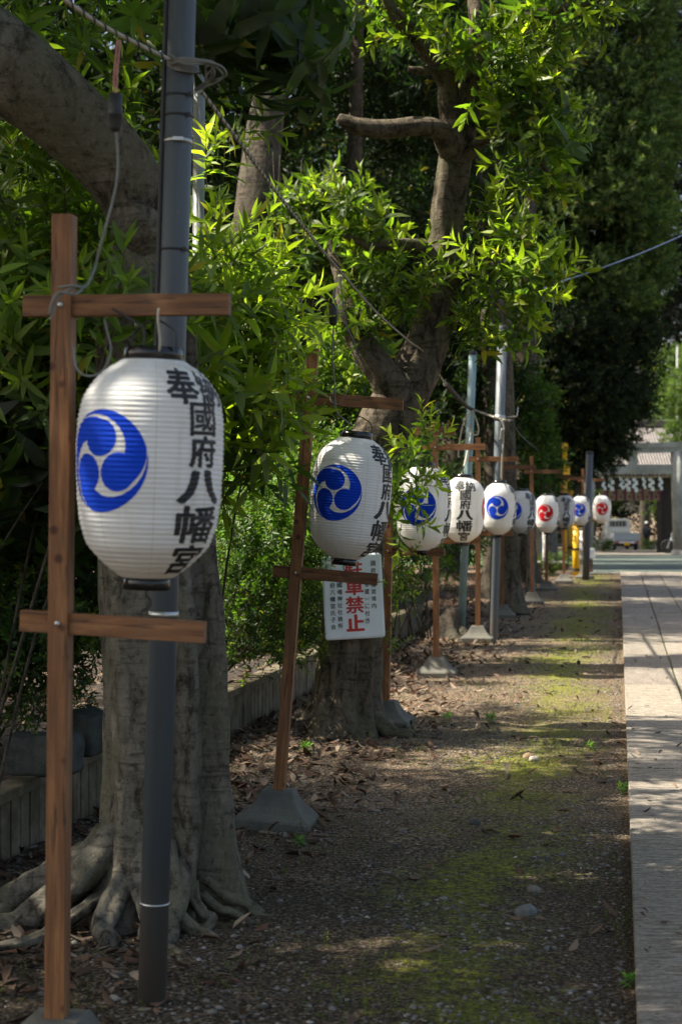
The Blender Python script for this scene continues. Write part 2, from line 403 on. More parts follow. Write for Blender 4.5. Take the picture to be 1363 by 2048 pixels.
for y in bed_y:
    for t in bed_t:
        x = wall_x(y) - t
        V.append((x, y, 0.275 + 0.03 * mnoise.noise(Vector((x * 2, y * 2, 9))) + 0.05 * min(t, 3)))
nx = len(bed_t)
for j in range(len(bed_y) - 1):
    for i in range(nx - 1): Fq.append((j * nx + i + 1, j * nx + i, (j + 1) * nx + i, (j + 1) * nx + i + 1))
me.from_pydata(V, [], Fq); me.polygons.foreach_set('use_smooth', np.ones(len(Fq), dtype=bool))
tag(link('planting_bed', me, None, M['soil']), kind='structure')
# path: granite slabs with open joints
rng = random.Random(5)
bmh = MB(); slab_tints = []
tdir = Vector((0.1606, 0.987, 0)); ndir = Vector((0.987, -0.1606, 0))
rotm = Matrix(((ndir.x, tdir.x, 0), (ndir.y, tdir.y, 0), (0, 0, 1)))
cols = [(0.0, 0.445), (0.453, 0.84), (0.848, 1.29), (1.298, 1.75), (1.758, 2.2), (2.208, 2.65), (2.658, 3.1), (3.108, 3.55), (3.558, 4.0)]
for ci, (a0, a1) in enumerate(cols):
    if ci == 0: js = [-0.4, 2.1, 3.6, 5.9, 8.0, 10.0, 12.38, 14.7, 16.85, 19.0] + [19.0 + 2.25 * k + 0.2 * math.sin(k * 2.1) for k in range(1, 10)]
    else:
        js = [-0.5 - rng.random()]
        while js[-1] < 39.3: js.append(js[-1] + rng.uniform(0.8, 1.3))
    js = [j for j in js if j < 39.0] + [39.35]
    for j0, j1 in zip(js, js[1:]):
        c = Vector((0.0535, 0, 0)) + tdir * ((j0 + j1) / 2) + ndir * ((a0 + a1) / 2)
        h = 0.075 + rng.uniform(-0.0035, 0.0035)
        nv = len(bmh.bm.verts)
        tilt = Matrix.Rotation(rng.uniform(-0.002, 0.002), 3, 'Y') @ Matrix.Rotation(rng.uniform(-0.0012, 0.0012), 3, 'X')
        bmh.box(c + Vector((0, 0, h - 0.07)), (a1 - a0 - 0.008, j1 - j0 - 0.011, 0.14), rotm @ tilt, 0.006)
        g = rng.uniform(0.86, 1.08); slab_tints += [(g, g * rng.uniform(0.975, 1.0), g * rng.uniform(0.95, 1.0))] * (len(bmh.bm.verts) - nv)
o = bmh.build('stone_path', M['granite'])
a = o.data.color_attributes.new('tint', 'FLOAT_COLOR', 'POINT')
a.data.foreach_set('color', np.array([(*c, 1) for c in slab_tints], np.float32).ravel()); tag(o, kind='structure')
tag(sheet('path_bedding', [0.0, 0.5, 1.0, 2.0, 3.9], [-1 + 2.0 * i for i in range(21)],
          lambda x, y: 0.03, plain('joint_moss', (.05, .055, .018), .95, .6, 9)), kind='structure')
pb = bpy.data.objects['path_bedding']
for v in pb.data.vertices:
    q = Vector((0.0535, 0, 0)) + tdir * v.co.y * 0.99 + ndir * (v.co.x + 0.02); v.co = (q.x, q.y, 0.061)
def quad_strip(name, fl, fr, y0, y1, n, dz, mat):
    me = bpy.data.meshes.new(name); V = []; Fq = []
    for i in range(n + 1):
        y = y0 + (y1 - y0) * i / n; V += [(fl(y), y, gz(y) + dz), (fr(y), y, gz(y) + dz)]
    for i in range(n): Fq.append((2 * i, 2 * i + 1, 2 * i + 3, 2 * i + 2))
    me.from_pydata(V, [], Fq); return tag(link(name, me, None, mat), kind='structure')
quad_strip('kerb_strip', lambda y: 0.142 * y, lambda y: 22, 39.45, 40.6, 4, 0.02, M['pale_strip'])
quad_strip('green_pavement', lambda y: 0.147 * y, lambda y: 40, 40.6, 73.0, 30, 0.014, M['green_floor'])
quad_strip('lawn', lambda y: -8, lambda y: 0.142 * y, 50, 90, 20, 0.02, M['grass'])
quad_strip('forecourt', lambda y: 0.147 * y, lambda y: 40, 73.0, 125, 20, 0.012, plain('forecourt_gravel', (0.13, 0.115, 0.095), 0.9, 0.2, 6))

# ------------------------------------------------------------------ retaining wall
def wall_section(y0, y1, label):
    t = empty('retaining_wall', (wall_x((y0 + y1) / 2), (y0 + y1) / 2, 0), label, 'wall', 'sections of the low retaining wall')
    L = t.location; mb = MB(); ang = math.atan(0.178); rm = Matrix.Rotation(-ang, 3, 'Z')
    y = y0; r2 = random.Random(int(y0 * 10))
    step = 0.118
    ln = (y1 - y0) / math.cos(ang); k = int(ln / step)
    for i in range(k):
        yy = y0 + (i + 0.5) * (y1 - y0) / k
        mb.box(Vector((wall_x(yy) - 0.055 + r2.uniform(-0.003, 0.003), yy, 0.11)) - L, (0.06, ln / k - 0.012, 0.36), rm, 0.006)
    mb.build('panel', M['wall'], t)
    mb = MB(); ym = (y0 + y1) / 2
    mb.box(Vector((wall_x(ym) - 0.10, ym, 0.10)) - L, (0.06, ln, 0.34), rm); mb.build('backing', M['soil'], t)
    mb = MB(); mb.box(Vector((wall_x(ym) - 0.06, ym, 0.316)) - L, (0.135, ln - 0.004, 0.05), rm, 0.008); mb.build('coping', M['wall'], t)
wall_section(3.0, 8.9, 'low slatted concrete wall section passing left behind the nearest lantern stand')
wall_section(8.91, 13.2, 'low slatted concrete wall section between the two big tree trunks')
wall_section(13.22, 21.6, 'low slatted concrete wall section ending beside the third and fourth lantern stands')

# ------------------------------------------------------------------ lantern mesh
NR = 44; H2 = 0.30; RM = 0.2
PROF = [(-0.30, 0.070), (-0.292, 0.085), (-0.275, 0.109), (-0.243, 0.143), (-0.213, 0.169), (-0.152, 0.190), (-0.08, 0.199), (-0.01, 0.202), (0.06, 0.203), (0.126, 0.2015), (0.185, 0.193), (0.212, 0.181), (0.235, 0.166), (0.257, 0.147), (0.276, 0.126), (0.292, 0.099), (0.30, 0.084)]
pz = np.array([p[0] for p in PROF]); pr = np.array([p[1] for p in PROF])
def prof_s(z):
    # smoothed interpolation
    return float(np.mean([np.interp(z + e, pz, pr) for e in (-0.008, 0, 0.008)]))
def prof(z):
    ph = ((z + H2) / (2 * H2) * NR) % 1.0
    return prof_s(z) - 0.0028 * (1 - math.sin(math.pi * ph)) ** 1.5
def rad(az, z): return prof(z) * (1 + .016 * mnoise.noise(Vector((math.sin(az) * 1.3, math.cos(az) * 1.3, z * 5))) + .006 * mnoise.noise(Vector((math.sin(az) * 4, math.cos(az) * 4, z * 26))))
def paper_mesh():
    mb = MB(); pr_ = []
    for i in range(NR * 4 + 1):
        z = -H2 + 2 * H2 * i / (NR * 4); pr_.append((prof(z), z))
    mb.lathe(pr_, 72)
    for v in mb.bm.verts:
        a_ = math.atan2(v.co.x, -v.co.y); k_ = rad(a_, v.co.z) / prof(v.co.z); v.co.x *= k_; v.co.y *= k_
    me = bpy.data.meshes.new('paper_body'); mb.bm.to_mesh(me); mb.bm.free(); return me
def wrap(me_in, az0, name):
    """flat drawing (x right, y up, metres) laid on to the ribbed paper at azimuth az0 (0 = towards -Y)"""
    bm = bmesh.new(); bm.from_mesh(me_in)
    xs_ = [v.co.x for v in bm.verts]; ys_ = [v.co.y for v in bm.verts]
    for i in range(NR * 4 + 1):
        z = -H2 + 2 * H2 * i / (NR * 4)
        if min(ys_) < z < max(ys_):
            bmesh.ops.bisect_plane(bm, geom=bm.verts[:] + bm.edges[:] + bm.faces[:], plane_co=(0, z, 0), plane_no=(0, 1, 0))
    st = 2 * math.pi / 72 * RM
    k = math.ceil(min(xs_) / st)
    while k * st < max(xs_):
        bmesh.ops.bisect_plane(bm, geom=bm.verts[:] + bm.edges[:] + bm.faces[:], plane_co=(k * st, 0, 0), plane_no=(1, 0, 0)); k += 1
    for v in bm.verts:
        a = az0 + v.co.x / RM; z = v.co.y; r = rad(a, max(-H2, min(H2, z))) + 0.0013 + v.co.z
        v.co = (r * math.sin(a), -r * math.cos(a), z)
    for f in bm.faces: f.smooth = True
    me = bpy.data.meshes.new(name); bm.to_mesh(me); bm.free(); return me
def glyph_bm(bm, ch, cx, cy, wd, ht, bold=0.03):
    cu = bpy.data.curves.new('glyph', 'FONT'); cu.body = ch; cu.size = 1.0; cu.resolution_u = 3; cu.fill_mode = 'FRONT'
    ob = bpy.data.objects.new('glyph', cu); COL.objects.link(ob)
    dg = bpy.context.evaluated_depsgraph_get(); me = bpy.data.meshes.new_from_object(ob.evaluated_get(dg))
    bpy.data.objects.remove(ob); bpy.data.curves.remove(cu)
    co = np.zeros(len(me.vertices) * 3, np.float32); me.vertices.foreach_get('co', co); co = co.reshape(-1, 3)
    mn = co.min(0); mx_ = co.max(0); sz = mx_ - mn
    # thicken the strokes like a loaded brush: shifted layers, each a hair above the last
    ex = 1 + 2 * bold
    co = (co - (mn + mx_) / 2) / np.array([sz[0] * ex, sz[1] * ex, 1.0]) * np.array([wd, ht, 0])
    for k in range(9):
        a = 2 * math.pi * k / 8 + .2; rr_ = 0 if k == 8 else bold
        c2 = co + np.array([cx + rr_ * wd * math.cos(a), cy + rr_ * ht * math.sin(a) * .8, k * .00009])
        me.vertices.foreach_set('co', c2.astype(np.float32).ravel()); bm.from_mesh(me)
    bpy.data.meshes.remove(me)
def text_mesh(items, bold):
    bm = bmesh.new()
    for it in items: glyph_bm(bm, *it[:5], bold=it[5] if len(it) > 5 else bold)
    bmesh.ops.triangulate(bm, faces=bm.faces[:])
    me = bpy.data.meshes.new('lettering'); bm.to_mesh(me); bm.free(); return me
def tomoe_mesh(Rr):
    bm = bmesh.new()
    inner = [(45, .56), (55, .615), (66, .675), (76, .725), (87, .775), (98, .82), (110, .86), (121, .897), (132, .93), (142, .957), (152, .98), (162, 1.0)]
    for phi in (90, 210, 330):
        pts = []
        def add(r, psi):
            a = R(phi + psi); pts.append((Rr * r * math.cos(a), Rr * r * math.sin(a)))
        for psi in range(160, 41, -5): add(1.0, psi)
        for psi, r in ((34, .972), (26, .935), (18, .9), (9, .858)): add(r, psi)
        aC, h = .45, .36
        for t in range(-2, -262, -8):
            hh = h + (0.045 * max(0, (-t - 180) / 82)); x = aC + hh * math.cos(R(t)); y = hh * math.sin(R(t))
            add(math.hypot(x, y), math.degrees(math.atan2(y, x)))
        for psi, r in inner[:-1]: add(r, psi)
        f = bm.faces.new([bm.verts.new((x, y, 0)) for x, y in pts])
        bmesh.ops.triangulate(bm, faces=[f])
    me = bpy.data.meshes.new('crest'); bm.to_mesh(me); bm.free(); return me
TXT = [('奉', -0.056, 0.226, 0.112, 0.102, .030), ('納', 0.058, 0.224, 0.108, 0.10, .024), ('國', 0.006, 0.137, 0.10, 0.092, .022), ('府', 0.006, 0.050, 0.104, 0.088, .034),
       ('八', 0.003, -0.045, 0.164, 0.095, .055), ('幡', 0.004, -0.147, 0.162, 0.104, .028), ('宮', 0.004, -0.244, 0.136, 0.086, .036)]
flat_txt = text_mesh(TXT, 0.026); flat_crest = tomoe_mesh(0.138)
def shift_y(me, dy):
    me = me.copy()
    for v in me.vertices: v.co.y += dy
    return me
flat_crest = shift_y(flat_crest, 0.018)
PARTS = [('paper_body', paper_mesh(), M['paper'])]
for az, m in ((0, 'blue'), (math.pi, 'red')):
    PARTS.append(('crest', wrap(flat_crest, az, 'crest'), M[m]))
for az in (R(85), R(265)): PARTS.append(('lettering', wrap(flat_txt, az, 'lettering'), M['ink']))
def ring_mesh(r0, z0, z1, name):
    mb = MB(); mb.lathe([(r0 - 0.004, z0), (r0, z0), (r0, z1), (r0 - 0.004, z1), (r0 - 0.004, z0)], 48)
    for f in mb.bm.faces: f.smooth = True
    me = bpy.data.meshes.new(name); mb.bm.to_mesh(me); mb.bm.free(); return me
PARTS.append(('top_ring', ring_mesh(0.083, 0.296, 0.335, 'top_ring'), M['black']))
PARTS.append(('bottom_ring', ring_mesh(0.065, -0.334, -0.297, 'bottom_ring'), M['black']))
mb = MB(); mb.tube(spline([(-0.081, 0, 0.32), (-0.075, 0, 0.375), (-0.03, 0, 0.405), (0.0, 0, 0.412), (0.03, 0, 0.405), (0.075, 0, 0.375), (0.081, 0, 0.32)], 5), 0.003, 6)
me = bpy.data.meshes.new('handle'); mb.bm.to_mesh(me); mb.bm.free(); PARTS.append(('handle', me, M['rubber']))
mb = MB(); mb.tube(spline([(0.0, 0, -0.33), (0.0, 0, -0.352), (0.014, 0, -0.362), (0.016, 0, -0.378), (0.0, 0, -0.386), (-0.014, 0, -0.395), (-0.016, 0, -0.41), (0, 0, -0.42)], 4), 0.0026, 6)
mb.tube([(-0.063, 0, -0.325), (0.063, 0, -0.325)], 0.0025, 5)
me = bpy.data.meshes.new('hook'); mb.bm.to_mesh(me); mb.bm.free(); PARTS.append(('hook', me, M['rubber']))
# ------------------------------------------------------------------ stand (post, rails, base)
def stand_proto():
    P_ = []
    mb = MB(); mb.box((0, 0, 1.27), (0.056, 0.056, 2.24), None, 0.0012); P_.append(('post', mb, 'wood_v', (0, 0, 0)))
    for z, cx_, ln_ in ((2.14, .178, .585), (1.265, .148, .525)):
        mb = MB(); mb.box((cx_, 0.004, 0), (ln_, 0.036, 0.058), None, 0.0012); P_.append(('rail', mb, 'wood_h', (0, 0, z)))
        mb = MB(); mb.lathe([(.001, -.034), (.007, -.034), (.0085, -.031), (.0085, -.027), (.001, -.027)], 8, M=Matrix.Rotation(R(-90), 4, 'X')); P_.append(('bolt', mb, 'steel', (0, 0, z)))
    # concrete foot: flared pyramid with a lip, slightly hollow sides
    mb = MB(); prof_ = [(0.0, 0.192), (0.042, 0.192), (0.052, 0.185), (0.075, 0.148), (0.105, 0.118), (0.14, 0.096), (0.172, 0.080), (0.18, 0.074)]
    rings = []
    for z, h in prof_:
        ring = []
        for sx, sy in ((-1, -1), (1, -1), (1, 1), (-1, 1)):
            e = Vector((sx, sy)); nx_ = {(-1, -1): (1, -1), (1, -1): (1, 1), (1, 1): (-1, 1), (-1, 1): (-1, -1)}[(sx, sy)]
            for t in (0.0, 0.06, 0.5, 0.94):
                q = e * (1 - t) + Vector(nx_) * t
                if t == 0.0: q = q * 0.975
                ring.append(mb.bm.verts.new((q.x * h, q.y * h, z)))
        rings.append(ring)
    for i in range(len(rings) - 1):
        for k in range(16):
            mb.bm.faces.new((rings[i][k], rings[i][(k + 1) % 16], rings[i + 1][(k + 1) % 16], rings[i + 1][k]))
    mb.bm.faces.new(rings[-1]); P_.append(('foot', mb, 'concrete', (0, 0, 0)))
    return P_
STANDS = [  # depth, post x px at ground, lean deg, lantern x px, z, crest offset deg
    (4.72, 113, 0.55, 301, 1.700, -41), (8.50, 553, 4.4, 700, 1.632, -24), (12.36, 770, 1.0, 846, 1.572, -13), (15.9, 872, -0.35, 925, 1.553, -81),
    (20.0, 955, 0.0, 997, 1.553, -7), (24.2, 1003, 0.3, 1043, 1.50, -40), (27.6, 1063, -0.2, 1093, 1.455, 170), (31.8, 1092, 0.4, 1128, 1.475, -76),
    (35.0, 1127, -1.2, 1160, 1.48, -10), (37.0, 1168, -1.0, 1202, 1.50, 183)]
SL = ['nearest brown wooden lantern stand standing in front of the grey pipe pole', 'leaning wooden lantern stand whose lower rail crosses the white warning sign',
      'wooden lantern stand right behind the trunk that carries the warning sign', 'wooden lantern stand just left of the lantern turned to show only lettering in full sun',
      'wooden lantern stand with pale concrete foot between the pale blue and grey poles', 'wooden lantern stand standing behind the mid-distance grey pole',
      'wooden lantern stand just left of the nearest red crest lantern', 'wooden lantern stand seen below the nearest red crest lantern',
      'wooden lantern stand leaning left in front of the yellow posts', 'farthest wooden lantern stand next to the dark pole at the row end']
LL = ['largest white paper lantern with blue crest in front of the grey pipe pole', 'tilted white paper lantern with blue crest hanging over the warning sign',
      'white paper lantern with blue crest half covered by a leafy sprout', 'sunlit white paper lantern turned to show its full black lettering',
      'sunlit white paper lantern with blue crest facing front, right of the pale blue pole', 'shaded white paper lantern with blue crest overlapped by the sunlit one before it',
      'white paper lantern with red crest, the larger of the two showing red fronts', 'small far paper lantern showing only lettering beside the red crest lantern',
      'small far paper lantern with blue crest, second from the end of the row', 'smallest paper lantern with red crest at the far end of the row']
def make_stand(i):
    d, px, lean, lx, lz, al = STANDS[i]
    u = (px - CX) / F_PX
    t = empty('lantern_stand', (u * d, d, 0), SL[i], 'lantern stand', 'wooden lantern stands along the path', R(-9.2 + [0, 1.5, -2, 2, -1, 3, 2, -2, 1, -3][i]))
    t.rotation_mode = 'ZXY'; t.rotation_euler = (0, R(lean), t.rotation_euler.z)
    return t
def make_lantern(i):
    d, px, lean, lx, lz, al = STANDS[i]
    u = (lx - CX) / F_PX
    t = empty('paper_lantern', (u * d, d - 0.01, lz), LL[i], 'lantern', 'paper lanterns hung on the stands')
    t.rotation_mode = 'ZXY'; t.rotation_euler = (R([1.0, -1, 0.5, 0, 0.5, 0, 0, 0, 0, 0][i]), R([1.8, 5.5, 0.5, 1.2, 0.3, 0.4, -0.6, 0.3, 0.2, 0.2][i]), 0)
    rho = R(al) - math.atan(u)
    # spin about its own axis first, then tilt
    tm = t.rotation_euler.to_matrix() @ Matrix.Rotation(rho, 3, 'Z'); t.rotation_mode = 'XYZ'; t.rotation_euler = tm.to_euler()
    return t
st0 = make_stand(0); parts0 = []
for nm, mb, mt, loc in stand_proto():
    parts0.append(mb.build(nm, M[mt], st0, loc))
st0_low = [c for c in st0.children if c.name.startswith('rail')][1]
ln0 = make_lantern(0)
for nm, me, mt in PARTS: link(nm, me, ln0, mt)
for ch in ln0.children:
    if ch.name.startswith('crest') and ch.data.materials[0] == M['red']: ch['label'] = 'red three-comma crest'
    elif ch.name.startswith('crest'): ch['label'] = 'blue three-comma crest'
for i in range(1, 10):
    s_ = make_stand(i); l_ = make_lantern(i)
    for ch in st0.children:
        c = ch.copy(); COL.objects.link(c); c.parent = s_
    for ch in ln0.children:
        c = ch.copy(); COL.objects.link(c); c.parent = l_

st0_low.rotation_euler = (0, R(2.4), 0); st0.scale = (1, 1, 1.006)
# ------------------------------------------------------------------ poles
def pole(name, label, x0, y0, x1, y1, d, rad, mat, top_extra=0.0, bands=()):
    b = P(x0, y0, d); tp = P(x1, y1, d); ax = (tp - b); tp2 = tp + ax.normalized() * top_extra
    t = empty(name, b, label, 'pole'); L = (tp2 - b).length
    zz_ = ax.normalized(); xx_ = (Vector((1, 0, 0)) - zz_ * zz_.x).normalized(); yy_ = zz_.cross(xx_)
    q = Matrix((xx_, yy_, zz_)).transposed()
    t.rotation_euler = q.to_euler()
    mb = MB(); mb.tube([(0, 0, -0.15), (0, 0, L * .5), (0, 0, L)], rad, 28); mb.build('pipe', M[mat], t)
    mb = MB(); mb.lathe([(rad * 1.06, L - 0.03), (rad * 1.06, L + 0.01), (rad * 0.6, L + 0.025), (0.001, L + 0.028)], 20); mb.build('cap', M['rubber'], t)
    return t, b, q, L
p1, b1, q1, L1 = pole('utility_pole', 'thick grey pipe pole standing behind the nearest paper lantern', 304, 2000, 364, 0, 5.49, 0.046, 'pvc', 0.9)
def on_pole(y_px):   # local height on the near pole for a photograph height
    return (b1.z * 0 + (2000 - y_px) / 3400 * 5.49)
for y in (192, 232, 500):
    z = on_pole(y); mb = MB(); mb.lathe([(0.0465, z - 0.0035), (0.0482, z - 0.0035), (0.0482, z + 0.0035), (0.0465, z + 0.0035)], 28)
    mb.box((0.036, -0.038, z), (0.013, 0.012, 0.011)); mb.build('cable_tie', M['rubber'], p1)
z = on_pole(283); mb = MB(); mb.lathe([(0.0465, z - 0.007), (0.0485, z - 0.007), (0.0485, z + 0.007), (0.0465, z + 0.007)], 28)
mb.box((0.006, -0.052, z), (0.034, 0.012, 0.014), None, 0.002); mb.build('hose_clamp', M['steel'], p1)
for y, h in ((1228, 0.010), (1806, 0.004)):
    z = on_pole(y); mb = MB(); mb.lathe([(0.0465, z - h), (0.0488, z - h), (0.0488, z + h), (0.0465, z + h)], 28); mb.build('band', M['steel'], p1)
mb = MB(); mb.tube([(-0.045, -0.012, on_pole(1120)), (-0.0475, -0.014, on_pole(700)), (-0.049, -0.016, on_pole(300)), (-0.049, -0.016, on_pole(0)), (-0.048, -0.016, L1 - 0.1)], 0.0075, 8)
mb.build('side_cable', M['rubber'], p1)
pole('white_pole', 'slim pale pole half hidden behind the thick grey pipe pole', 388, 1660, 399, 130, 8.37, 0.029, 'white_pipe', -0.02)
p3, b3, q3, L3 = pole('pale_blue_pole', 'pale blue pole with cord loops behind the lettered sunlit lantern', 921, 1275, 945, 705, 20.5, 0.048, 'pale_pipe')
p4, b4, q4, L4 = pole('grey_pole', 'grey pole with cable bracket right of the pale blue pole', 985, 1282, 1004, 655, 20.0, 0.056, 'grey_pipe')
zz = (1282 - 835) / 3400 * 20.0
mb = MB(); mb.lathe([(0.0565, zz - 0.03), (0.064, zz - 0.03), (0.064, zz + 0.03), (0.0565, zz + 0.03)], 20); mb.tube([(0.05, -0.02, zz), (0.2, -0.02, zz + 0.02), (0.21, -0.02, zz + 0.13)], 0.008, 6); mb.build('bracket', M['steel'], p4)
mb = MB(); mb.lathe([(0.0568, -0.1), (0.0568, 1.24)], 24); mb.build('sleeve', M['pvc'], p4)
pole('dark_pole', 'dark grey pole at the end of the lantern row beside the path', 1170, 1163, 1178, 905, 36.3, 0.075, 'pvc')

# ------------------------------------------------------------------ cables and cords
def cord(name, label, pts, r, mat, seg=7, n=8, cat='cord'):
    mb = MB(); mb.tube(spline(pts, n), r, seg); return tag(mb.build(name, M[mat]), label, cat)
def wrapped_cable(label, pts, r):
    sp = spline(pts, 24); base = Vector(sp[0])
    t = empty('power_cable', base, label, 'cable')
    mb = MB(); mb.tube([p - base for p in sp], r, 8); mb.build('core', M['palewire'], t)
    mb = MB(); hel = []; s_acc = 0.0; prev = sp[0]
    dense = []
    for a_, b_ in zip(sp, sp[1:]):
        for k in range(4): dense.append(a_.lerp(b_, k / 4))
    for p_, q_ in zip(dense, dense[1:]):
        d_ = (q_ - p_); s_acc += d_.length; tt = d_.normalized(); nn = tt.cross(Vector((0, 0, 1))).normalized(); bb = tt.cross(nn)
        a_ = s_acc / 0.03 * math.pi
        # resample helix
        m = max(1, int(d_.length / 0.006))
        for k in range(m):
            aa = (s_acc + d_.length * (k / m)) / 0.055 * 2 * math.pi
            hel.append(p_ + d_ * (k / m) - base + (nn * math.cos(aa) + bb * math.sin(aa)) * (r * 1.02))
    mb.tube(hel, r * 0.42, 5); mb.build('spiral_wrap', M['rubber'], t)
    return t
wrapped_cable('thick spiral-wrapped cable sagging from the upper left corner to the grey pipe pole',
              [P(60, -50, 4.9), P(130, 0, 5.0), P(200, 48, 5.15), P(270, 85, 5.3), P(345, 122, 5.44)], 0.0072)
wrapped_cable('spiral-wrapped cable running from the grey pipe pole to the big trunk with the sign',
              [P(402, 182, 5.5), P(470, 272, 5.9), P(540, 368, 6.5), P(610, 458, 7.2), P(672, 533, 8.2), P(750, 622, 9.6), P(815, 680, 10.9), P(850, 708, 11.9), P(890, 768, 12.5)], 0.006)
wrapped_cable('spiral-wrapped cable running from the big trunk to the two far poles',
              [P(890, 768, 12.5), P(920, 800, 16), P(942, 818, 20.3), P(1000, 838, 19.9), P(1022, 842, 19.9)], 0.015)
cord('slack_cable', 'thin grey cable drooping from the grey pole towards the far trees', [P(1022, 842, 19.9), P(1042, 872, 24), P(1075, 900, 30), P(1105, 920, 36), P(1140, 925, 41)], 0.008, 'rubber', cat='cable')
cord('blue_cable', 'thin blue cable strung across the dark trees at upper right', [P(1063, 588, 14), P(1115, 566, 15.5), P(1200, 537, 17), P(1290, 503, 18), P(1400, 455, 19), P(1560, 385, 21)], 0.0075, 'bluewire', cat='cable')
# loops of wire at the pole head
mb = MB(); r2 = random.Random(3)
for k in range(7):
    a0 = [P(338 + r2.uniform(-4, 4), 118 + r2.uniform(-12, 14), 5.43), P(372, 118 + r2.uniform(-10, 10), 5.40), P(408 + r2.uniform(-8, 30), 118 + r2.uniform(-6, 14), 5.42), P(430 + r2.uniform(-22, 22), 140 + r2.uniform(-10, 22), 5.46), P(412, 166 + r2.uniform(-4, 8), 5.5), P(390, 180, 5.52)]
    mb.tube(spline(a0, 6), 0.0035, 6)
for k in range(5):
    z0 = 126 + k * 4
    mb.tube(spline([P(330, z0 - 16, 5.49), P(345, z0 - 6, 5.438), P(368, z0, 5.434), P(392, z0 + 2, 5.47), P(396, z0, 5.50)], 6), 0.0036, 6)
tag(mb.build('wire_bundle', M['wire']), 'tangle of grey wires looped round the top of the grey pipe pole', 'wires')
def socket_drop(label, top, sock, wire_mat, d, tail, sc=1.0):
    t = empty('lamp_socket', P(*sock, d), label, 'lamp socket'); L = t.location
    r_ = 0.0195 * sc
    mb = MB(); mb.lathe([(0.004, 0.045), (r_ * .95, 0.042), (r_, 0.0), (r_, -0.012), (r_ * 1.08, -0.013), (r_ * 1.08, -0.018), (r_, -0.019), (r_ * .92, -0.05), (r_ * .6, -0.062), (0.003, -0.065)], 18)
    mb.build('holder', M['rubber'], t)
    mb = MB(); pt = spline([P(*top, d + 0.02) - L, (P(*top, d + 0.02) - L) * 0.5 + Vector((-0.004, 0, 0)), Vector((0, 0, 0.042))], 6)
    mb.tube([p + Vector((0.004, 0, 0)) for p in pt], 0.003, 6); mb.tube([p + Vector((-0.004, 0, 0)) for p in pt], 0.003, 6); mb.build('feed_wire', M[wire_mat], t)
    mb = MB(); mb.tube(spline([p - L for p in tail], 8), 0.0037 * sc, 7); mb.build('lead', M['wire'], t)
d1 = 4.75
socket_drop('black lamp socket on a pink wire beside the large bare limb', (238, 80), (231, 218), 'pinkwire', d1,
            [P(232, 252, d1), P(236, 330, d1), P(228, 390, d1), P(204, 480, d1), P(188, 540, d1), P(172, 572, 4.62), P(150, 574, 4.585), P(122, 590, 4.585), P(112, 610, 4.59), P(101, 640, 4.6)])
socket_drop('black lamp socket hanging from the cable in front of the fork of the sign tree', (674, 545), (666, 625), 'palewire', 8.3,
            [P(668, 640, 8.3), P(664, 700, 8.32), P(668, 760, 8.35), P(672, 820, 8.4), P(692, 842, 8.4), P(704, 850, 8.42)], 1.1)
cord('tie_cord', 'grey cord knotted round the nearest post at its upper rail', [P(118, 575, 4.6), P(145, 571, 4.572), P(164, 577, 4.6), P(150, 588, 4.576), P(118, 585, 4.58), P(104, 606, 4.585), P(100, 628, 4.59)], 0.004, 'wire')
cord('loop_cord', 'thin cord looping down between the nearest post and its lantern', [P(205, 618, 4.72), P(214, 660, 4.7), P(222, 700, 4.69), P(208, 738, 4.68), P(180, 752, 4.67), P(155, 738, 4.67), P(147, 690, 4.68)], 0.003, 'wire')
cord('lantern_lead', 'short lead running from the upper rail to the top of the largest lantern', [P(225, 618, 4.66), P(268, 642, 4.64), P(288, 660, 4.63), P(286, 700, 4.63), P(290, 725, 4.63)], 0.0035, 'rubber')
cord('hanging_string', 'pale cord holding the top of the largest lantern', [P(318, 617, 4.63), P(316, 640, 4.63), P(320, 680, 4.62), P(318, 706, 4.63)], 0.0035, 'palewire')
cord('thin_wire', 'long thin wire drooping over the upper rail of the leaning stand', [P(680, 548, 8.25), P(690, 640, 8.27), P(712, 700, 8.3), P(702, 760, 8.35), P(680, 806, 8.40), P(660, 800, 8.42), P(668, 780, 8.6)], 0.0026, 'wire')
cord('cord_loop', 'pale cord looped down the pale blue pole', [P(943, 820, 20.3), P(925, 850, 20.35), P(916, 905, 20.4), P(918, 915, 20.4)], 0.009, 'palewire')
cord('cord_loop', 'pale cord hanging in a loop right of the pale blue pole', [P(944, 820, 20.35), P(955, 850, 20.3), P(955, 868, 20.3), P(944, 868, 20.3), P(938, 850, 20.3), P(940, 870, 20.2), P(930, 920, 18), P(922, 950, 16.0)], 0.009, 'palewire')
cord('cord_bundle', 'bundle of pale cord hanging down the grey pole', [P(1003, 840, 19.8), P(1007, 858, 19.8), P(999, 880, 19.8), P(1003, 858, 19.8), P(1006, 875, 19.8), P(1003, 920, 19.8), P(1002, 960, 19.85)], 0.010, 'palewire')

